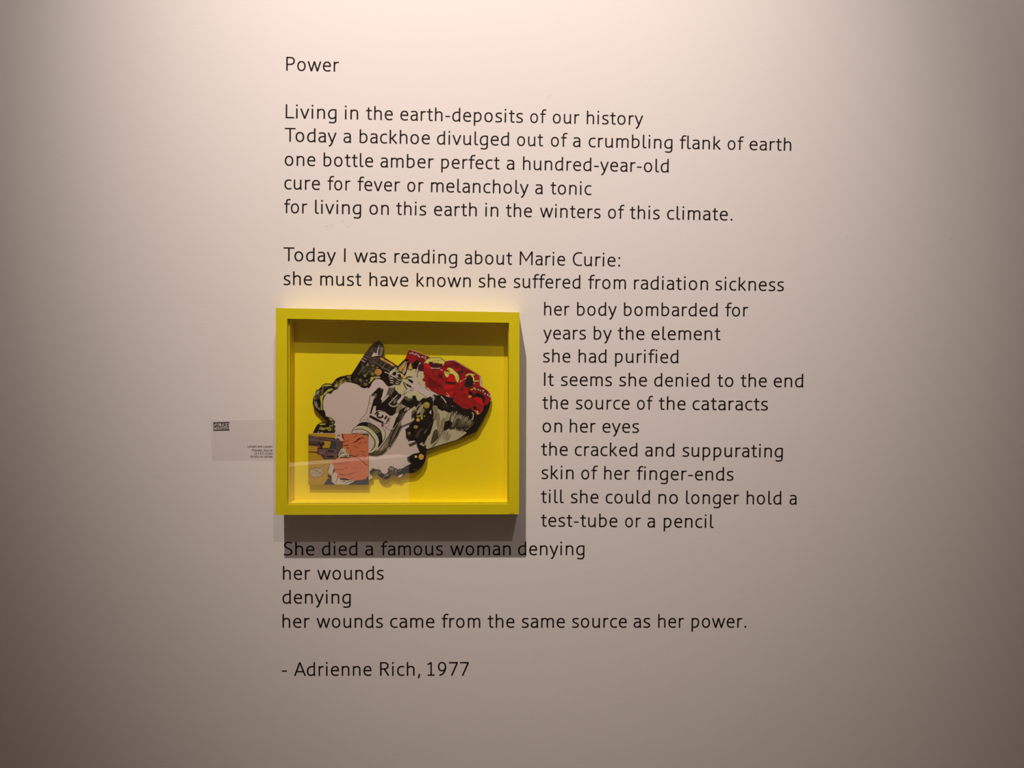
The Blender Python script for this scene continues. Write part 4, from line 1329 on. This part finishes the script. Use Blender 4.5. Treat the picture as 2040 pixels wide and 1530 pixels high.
def prism(name, ring, y_front, y_back, mat, parent, bevel=0.0):
    """ring of (x, z) extruded from y_front (towards the viewer, negative) to y_back"""
    n = len(ring)
    tri = geometry.tessellate_polygon([[Vector((x, z, 0)) for x, z in ring]])
    v = [(x, y_front, z) for x, z in ring] + [(x, y_back, z) for x, z in ring]
    f = [tuple(t) for t in tri] + [tuple(i + n for i in reversed(t)) for t in tri] if n > 4 else [tuple(range(n)), tuple(range(2 * n - 1, n - 1, -1))]
    f += [(i, i + n, (i + 1) % n + n, (i + 1) % n) for i in range(n)]
    me = mesh(name, v, f)
    bm = bmesh.new()
    bm.from_mesh(me)
    bmesh.ops.recalc_face_normals(bm, faces=bm.faces)
    if bevel:
        bmesh.ops.bevel(bm, geom=list(bm.edges), offset=bevel, segments=2, affect='EDGES')
    bm.to_mesh(me)
    bm.free()
    return link(name, me, mat, parent)


# ---------------------------------------------------------------- the room
wall = structure('wall_front', (-4.0, 4.0, 0.0, 0.15, 0.0, 4.6), M_WALL)
structure('floor', (-4.0, 4.0, -5.5, 0.15, -0.1, 0.0), M_FLOOR)
structure('ceiling', (-4.0, 4.0, -5.5, 0.15, 4.6, 4.7), M_ROOM)
structure('wall_left', (-4.1, -4.0, -5.5, 0.15, 0.0, 4.6), M_ROOM)
structure('wall_right', (4.0, 4.1, -5.5, 0.15, 0.0, 4.6), M_ROOM)
structure('wall_back', (-4.0, 4.0, -5.6, -5.5, 0.0, 4.6), M_ROOM)

# ---------------------------------------------------------------- stroke lettering
def bez(p0, p1, p2, p3, n):
    out = []
    for i in range(1, n + 1):
        t = i / n
        s = 1 - t
        out.append((s ** 3 * p0[0] + 3 * s * s * t * p1[0] + 3 * s * t * t * p2[0] + t ** 3 * p3[0],
                    s ** 3 * p0[1] + 3 * s * s * t * p1[1] + 3 * s * t * t * p2[1] + t ** 3 * p3[1]))
    return out


def ribbon(pts, width, closed=False):
    """left and right borders of a stroke; width(tx, ty) gives its full width"""
    p = [pts[0]]
    for q in pts[1:]:
        if math.hypot(q[0] - p[-1][0], q[1] - p[-1][1]) > 1e-6:
            p.append(q)
    n = len(p)
    if n < 2:
        return [], []
    a, b = [], []
    for i in range(n):
        pr = p[i - 1] if (i > 0 or closed) else None
        nx = p[(i + 1) % n] if (i < n - 1 or closed) else None
        d1 = d2 = None
        if pr:
            l = math.hypot(p[i][0] - pr[0], p[i][1] - pr[1]); d1 = ((p[i][0] - pr[0]) / l, (p[i][1] - pr[1]) / l)
        if nx:
            l = math.hypot(nx[0] - p[i][0], nx[1] - p[i][1]); d2 = ((nx[0] - p[i][0]) / l, (nx[1] - p[i][1]) / l)
        d1 = d1 or d2
        d2 = d2 or d1
        tx, ty = d1[0] + d2[0], d1[1] + d2[1]
        l = math.hypot(tx, ty) or 1
        tx, ty = tx / l, ty / l
        cosh = max(0.45, tx * d1[0] + ty * d1[1])
        w = width(tx, ty) / 2 / cosh
        a.append((p[i][0] - ty * w, p[i][1] + tx * w))
        b.append((p[i][0] + ty * w, p[i][1] - tx * w))
    return a, b


def glyph_polys(ch, v_w, h_w):
    polys = []
    wf = lambda tx, ty: h_w + (v_w - h_w) * abs(ty)
    for st in GLYPH[ch][0].split(';'):
        t = st.split()
        if t[0] == 'D':
            cx, cy, r = map(float, t[1:])
            polys.append([(cx + r * math.cos(k * math.pi / 7), cy + r * math.sin(k * math.pi / 7)) for k in range(14)])
            continue
        if t[0] == 'O':
            cx, cy, rx, ry = map(float, t[1:])
            pts = []
            for k in range(28):
                c, s = math.cos(k * math.pi / 14), math.sin(k * math.pi / 14)
                e = 0.92
                pts.append((cx + rx * math.copysign(abs(c) ** e, c), cy + ry * math.copysign(abs(s) ** e, s)))
            a, b = ribbon(pts, wf, True)
            for k in range(28):
                j = (k + 1) % 28
                polys.append([a[k], b[k], b[j], a[j]])
            continue
        i = 0
        pts = []
        while i < len(t):
            if t[i] == 'M':
                pts = [(float(t[i + 1]), float(t[i + 2]))]; i += 3
            elif t[i] == 'L':
                pts.append((float(t[i + 1]), float(t[i + 2]))); i += 3
            else:
                c = list(map(float, t[i + 1:i + 7]))
                pts += bez(pts[-1], c[0:2], c[2:4], c[4:6], 7); i += 7
        a, b = ribbon(pts, wf)
        # cut straight diagonal ends on the base line and the x or cap height
        for k in range(len(a) - 1):
            polys.append([a[k], b[k], b[k + 1], a[k + 1]])
    return polys


def glyph_mesh(ch, v_w, h_w, thick, unit, clampy=True):
    verts, faces = [], []
    polys = glyph_polys(ch, v_w, h_w)
    for pl in polys:
        area = sum(pl[i][0] * pl[(i + 1) % len(pl)][1] - pl[(i + 1) % len(pl)][0] * pl[i][1] for i in range(len(pl)))
        if area < 0:
            pl = pl[::-1]
        n = len(pl)
        s = len(verts)
        verts += [(x * unit, -thick, z * unit) for x, z in pl] + [(x * unit, 0, z * unit) for x, z in pl]
        faces.append(tuple(s + i for i in range(n)))
        faces += [(s + i, s + i + n, s + (i + 1) % n + n, s + (i + 1) % n) for i in range(n)]
    me = mesh('letter_' + ch, verts, faces)
    xs = [x for pl in polys for x, _ in pl]
    return me, min(xs), max(xs)


KERN = {'To': -75, 'Tw': -60, 'rd': -5, 'ry': 0}


def layout(text):
    x = 0
    pos = []
    for i, ch in enumerate(text):
        if i:
            x += KERN.get(text[i - 1] + ch, 0)
        pos.append(x)
        x += GLYPH[ch][1] + (12 if ch not in '' else 0)
    return pos


GL = {}
LINE_LABEL = {
    'L1': "title line in black vinyl reading 'Power', highest of all the lettering on the wall",
    'L2': "black vinyl line beginning 'Living in the earth-deposits', first below the title",
    'L3': "long black vinyl line beginning 'Today a backhoe divulged out of a crumbling flank'",
    'L4': "black vinyl line beginning 'one bottle amber perfect'",
    'L5': "black vinyl line reading 'cure for fever or melancholy a tonic'",
    'L6': "black vinyl line beginning 'for living on this earth' and ending 'this climate.'",
    'L7': "black vinyl line beginning 'Today I was reading about'",
    'L8': "black vinyl line beginning 'she must have known', directly above the yellow frame",
    'R1': "black vinyl line reading 'her body bombarded for', right of the frame's top",
    'R2': "black vinyl line reading 'years by the element', right of the frame",
    'R3': "black vinyl line reading 'she had purified', right of the frame",
    'R4': "black vinyl line reading 'It seems she denied to the end'",
    'R5': "black vinyl line reading 'the source of the cataracts'",
    'R6': "black vinyl line reading 'on her eyes', right of the frame",
    'R7': "black vinyl line reading 'the cracked and suppurating'",
    'R8': "black vinyl line reading 'skin of her finger-ends'",
    'R9': "black vinyl line reading 'till she could no longer hold a'",
    'R10': "black vinyl line reading 'test-tube or a pencil', right of the frame's bottom",
    'B1': "black vinyl line beginning 'She died a famous woman', mostly in the frame's shadow",
    'B2': "short black vinyl line reading only 'her wounds', below the frame's shadow",
    'B3': "single word 'denying' alone on its line in black vinyl",
    'B4': "black vinyl line beginning 'her wounds came from the same source'",
    'B5': "lowest black vinyl line, a dash and the poet's name with 1977",
}
for key, x, z, ang, em0, em1, words in LINES:
    root = empty('lettering_line', (x, 0, z))
    root.rotation_euler = (0, -ang, 0)
    tag(root, LINE_LABEL[key], 'lettering', 'poem lines in black vinyl on the wall')
    total = words[-1][2]
    for text, a, b in words:
        for ch in text:
            if ch not in GL:
                GL[ch] = glyph_mesh(ch, 78, 65, 0.00018, 0.001)
                GL[ch][0].materials.append(M_VINYL)
        pos = layout(text)
        nat0 = pos[0] + GL[text[0]][1]
        nat1 = pos[-1] + GL[text[-1]][2]
        em = em0 + (em1 - em0) * (0.5 * (a + b) / total if total > 150 else 0)
        sx = (b - a) / (nat1 - nat0)
        for ch, px in zip(text, pos):
            o = bpy.data.objects.new('letter', GL[ch][0])
            COL.objects.link(o)
            o.parent = root
            o.location = ((a + (px - nat0) * sx) * 0.001, 0, 0)
            o.scale = (sx, 1, em * 0.001)

# ---------------------------------------------------------------- shadow box frame
FRONT = -0.0455
BACKY = -0.0115
cx = sum(p[0] for p in OUTER) / 4
cz = OUTER[3][1]
frame = empty('shadow_box_frame', (cx, 0, cz))
tag(frame, 'deep square-edged yellow picture box with glass, hung left of the narrow text column', 'picture frame')


def rel(ps):
    return [(x - cx, z - cz) for x, z in ps]


O_, I_ = rel(OUTER), rel(INNER)
for k, nm in enumerate(('top', 'right', 'bottom', 'left')):
    j = (k + 1) % 4
    prism('frame_rail', [O_[k], O_[j], I_[j], I_[k]], FRONT, 0.0, M_YELLOW, frame)


def inset(q, d):
    mx = sum(p[0] for p in q) / 4
    mz = sum(p[1] for p in q) / 4
    return [(x - math.copysign(d, x - mx), z - math.copysign(d, z - mz)) for x, z in q]


IN = inset(I_, -0.0002)
S_ = inset(I_, 0.0016)
for k in range(4):
    j = (k + 1) % 4
    prism('spacer', [IN[k], IN[j], S_[j], S_[k]], FRONT + 0.0065, BACKY, M_BACK, frame)
prism('backing_board', IN, BACKY, BACKY + 0.004, M_BACK, frame)
gp = prism('glass_pane', inset(I_, -0.0001), FRONT + 0.0045, FRONT + 0.0065, M_GLASS, frame)
gp['label'] = 'clear glass pane with a pale reflection at lower left'
# two dents at the lower right corner of the front rail
for dx in (-0.0142, -0.0102):
    v, f = box(OUTER[2][0] - cx + dx, OUTER[2][0] - cx + dx + 0.0013, FRONT - 0.0001, FRONT + 0.001, OUTER[2][1] - cz - 0.0001, OUTER[2][1] - cz + 0.0022)
    link('dent', mesh('dent', v, f), M_EDGE, frame)

# ---------------------------------------------------------------- printed cut-outs
KR, KG, KB = 1.45, 1.65, 1.75
INKS = dict(W=(184, 160, 149), q=(180, 157, 143), k=(45, 34, 26), p3=(82, 60, 58), K=(21, 13, 9), k2=(48, 36, 27), k3=(40, 34, 24), k4=(35, 30, 28), k5=(62, 18, 22), k6=(55, 20, 40), k7=(28, 22, 18), k8=(75, 55, 20),
            V=(158, 148, 60), V2=(135, 122, 45), v=(112, 100, 42), Y=(196, 178, 78), b=(92, 80, 66), b2=(60, 52, 38), h=(122, 108, 80), H=(160, 145, 114), Z=(84, 72, 48),
            D=(62, 48, 36), L=(182, 159, 149), p1=(150, 115, 125), p2=(98, 75, 72), P1=(205, 140, 105), P2=(205, 165, 150), O=(192, 135, 50), O2=(165, 112, 42), O3=(150, 40, 20),
            N=(50, 46, 56), G=(100, 74, 72), G2=(70, 68, 72), g=(48, 28, 26), R=(138, 20, 20), r=(105, 16, 18), X=(182, 14, 18), C=(177, 163, 120), J=(178, 165, 126),
            U=(165, 140, 112), M=(165, 124, 30), A=(62, 56, 50), A2=(44, 54, 48), T=(182, 98, 64), t=(82, 22, 8), t2=(135, 68, 42), r2=(110, 48, 28), Q1=(95, 55, 60), B=(128, 108, 62))


def ink_rgb(k):
    r, g, b = INKS[k]
    return (min(0.9, lin(r) * KR), min(0.9, lin(g) * KG), min(0.9, lin(b) * KB), 1.0)


def catmull(p, closed):
    n = len(p)
    out = []
    rng = range(n if closed else n - 1)
    for i in rng:
        g = (lambda k: p[k % n]) if closed else (lambda k: p[max(0, min(n - 1, k))])
        a, b, c, d = g(i - 1), g(i), g(i + 1), g(i + 2)
        for s in range(4):
            t = s / 4
            out.append(tuple(0.5 * (2 * b[q] + (c[q] - a[q]) * t + (2 * a[q] - 5 * b[q] + 4 * c[q] - d[q]) * t * t + (3 * b[q] - a[q] - 3 * c[q] + d[q]) * t ** 3) for q in (0, 1)))
    if not closed:
        out.append(p[-1])
    return out


def build_print(text, root, y_board, step, first_rest=None):
    """flat print: every colour patch a face a hair above the one it overlaps"""
    levels = []
    parts = []
    for ln in text.strip().split('\n'):
        if ln[0] == '=':
            parts.append((ln[2:], []))
            continue
        t = ln.split()
        pts = [tuple(float(c) / 10000.0 for c in q.split(',')) for q in t[3:]]
        kind, col, wd = t[0], t[1], float(t[2]) / 10000.0
        if kind in 'QZ' and len(pts) > 2:
            pts = catmull(pts, kind == 'Q')
        parts[-1][1].append((kind, col, wd, pts))
    for name, shapes in parts:
        verts, faces, cols = [], [], []
        for kind, col, wd, pts in shapes:
            if kind in 'SZ':
                m = len(pts)
                if m < 2:
                    continue
                a, b = ribbon(pts, lambda tx, ty: wd)
                polys = [[a[k], b[k], b[k + 1], a[k + 1]] for k in range(len(a) - 1)]
            else:
                polys = [pts]
            xs = [x for pl in polys for x, _ in pl]
            zs = [z for pl in polys for _, z in pl]
            bb = (min(xs), max(xs), min(zs), max(zs))
            lv = 0
            for ob, ol in levels:
                if ob[0] < bb[1] and bb[0] < ob[1] and ob[2] < bb[3] and bb[2] < ob[3] and ol >= lv:
                    lv = ol + 1
            levels.append((bb, lv))
            y = y_board - 0.00004 - lv * step
            for pl in polys:
                tri = geometry.tessellate_polygon([[Vector((x, z, 0)) for x, z in pl]])
                s = len(verts)
                verts += [(x, y, z) for x, z in pl]
                for tt in tri:
                    p0, p1, p2 = (pl[q] for q in tt)
                    ar = (p1[0] - p0[0]) * (p2[1] - p0[1]) - (p2[0] - p0[0]) * (p1[1] - p0[1])
                    if abs(ar) < 1e-12:
                        continue
                    tt = tt if ar > 0 else tt[::-1]
                    faces.append(tuple(s + q for q in tt))
                    cols.append(ink_rgb(col))
        me = bpy.data.meshes.new(name)
        me.from_pydata(verts, [], faces)
        at = me.color_attributes.new('ink', 'FLOAT_COLOR', 'CORNER')
        flat = []
        for c in cols:
            flat += list(c) * 3
        at.data.foreach_set('color', flat)
        me.update()
        link(name, me, M_INK, root)
    return parts


collage = empty('cutout_collage', (COLLAGE_ORG[0], 0, COLLAGE_ORG[1]))
tag(collage, 'irregular cut-out comic collage with grey smoke, black machine and red panel inside the yellow box', 'artwork')
YB = -0.0185
outline = [tuple(float(c) / 10000.0 for c in q.split(',')) for q in COLLAGE.split('\n')[1].split()[3:]]
if outline[0] == outline[-1]:
    outline = outline[:-1]
prism('cutout_board', outline, YB, YB + 0.0045, M_EDGE, collage)
build_print(COLLAGE, collage, YB, 0.000012)
for sx_, sz_ in ((-0.09, -0.02), (0.05, 0.02)):
    v, f = box(sx_ - 0.02, sx_ + 0.02, YB + 0.0045, BACKY, sz_ - 0.02, sz_ + 0.02)
    link('standoff', mesh('standoff', v, f), M_EDGE, collage)

comic = empty('comic_panel', (COMIC_ORG[0], 0, COMIC_ORG[1]))
tag(comic, 'small square comic panel of a squinting face aiming a revolver, at the collage lower left', 'artwork')
ring = [tuple(float(c) / 10000.0 for c in q.split(',')) for q in COMIC.split('\n')[1].split()[3:]]
YC = YB - 0.0014
prism('panel_board', ring, YC, YB - 0.0004, M_EDGE, comic)
build_print(COMIC, comic, YC, 0.000012)

# ---------------------------------------------------------------- wall label beside the frame
c0 = CARD[3]
card = empty('wall_label', (c0[0], 0, c0[1]))
tag(card, 'clear acrylic label card with small black print left of the yellow frame', 'label')
prism('card_sheet', [(x - c0[0], z - c0[1]) for x, z in CARD], -0.00045, -0.00005, M_CARD, card)


def small_text(name, text, x_right, z, em, vw, mat, width=None, x_left=None):
    verts, faces = [], []
    pos = []
    x = 0
    for ch in text:
        pos.append(x)
        x += 280 if ch == ' ' else GLYPH[ch][1] + 10
    x -= 60
    total = x
    scale = em / 1000.0
    sx = (x_right - x_left) / total if x_left is not None else scale
    for ch, px in zip(text, pos):
        if ch == ' ':
            continue
        for pl in glyph_polys(ch, vw, vw * 0.85):
            s = len(verts)
            verts += [(x_right - (total - px - gx) * sx, -0.0005, z + gz * scale) for gx, gz in pl]
            faces.append(tuple(range(s, s + len(pl))))
    me = mesh(name, verts, faces)
    bm = bmesh.new(); bm.from_mesh(me)
    for fc in bm.faces:
        if fc.normal.y > 0:
            fc.normal_flip()
    bm.to_mesh(me); bm.free()
    return link(name, me, mat, card)


LG = [(x - c0[0], z - c0[1]) for x, z in LOGO]
small_text('logo_lettering', 'GALERIE', LG[1][0], LG[0][1], 0.0076, 120, M_LABELINK, x_left=LG[0][0])
small_text('logo_lettering', 'STEPHANIE', LG[3][0], LG[2][1], 0.0058, 105, M_LABELINK, x_left=LG[2][0])
for bar in (CARD_BAR1, CARD_BAR2):
    (xa, za), (xb, zb) = [(x - c0[0], z - c0[1]) for x, z in bar]
    t = 0.00062
    prism('logo_bar', [(xa, za + t), (xb, zb + t), (xb, zb - t), (xa, za - t)], -0.00052, -0.00045, M_LABELINK, card)
for txt, p1, p0 in zip(('Lyndell and Luscent', 'Pioneer, Source', '12 x 9.5 inches', 'Acrylic on canvas'), CARD_T, CARD_S):
    small_text('caption_text', txt, p1[0] - c0[0], p1[1] - c0[1], 0.0052, 110, M_GREYINK, x_left=p0[0] - c0[0])

# ---------------------------------------------------------------- scuffs in the wall paint
for i in range(0, len(SCUFFS), 2):
    (x0, z0), (x1, z1) = SCUFFS[i], SCUFFS[i + 1]
    l = math.hypot(x1 - x0, z1 - z0)
    if l > 0.03:
        for (x, z) in ((x0, z0), (x1, z1)):
            r = 0.0011
            me = mesh('scuff', [(x - r, -0.00006, z), (x, -0.00006, z - r * .5), (x + r, -0.00006, z), (x, -0.00006, z + r * .6)], [(0, 1, 2, 3)])
            link('scuff', me, M_SCUFF, wall)
        continue
    a, b = ribbon([(x0, z0), ((x0 + x1) / 2, (z0 + z1) / 2 + 0.0004), (x1, z1)], lambda tx, ty: 0.0011)
    v = [(x, -0.00006, z) for x, z in [a[0], b[1], a[2], a[1]]]
    me = mesh('scuff', v, [(0, 1, 2, 3)])
    link('scuff', me, M_SCUFF, wall)

# ---------------------------------------------------------------- unseen plinth added behind the viewer, gives the glass its pale reflection
v, f = box(-0.8, 0.8, -0.06, 0.06, 0.0, 0.94)
pl = link('reflection_plinth', mesh('reflection_plinth', v, f), M_PLINTH)
pl.location = (-1.235, -2.82, 0)
pl.rotation_euler = (0, 0, math.radians(142))
bv = pl.modifiers.new('bevel', 'BEVEL')
bv.width = 0.004
tag(pl, 'low white plinth added behind the viewer to make the pale reflection in the glass', 'plinth')
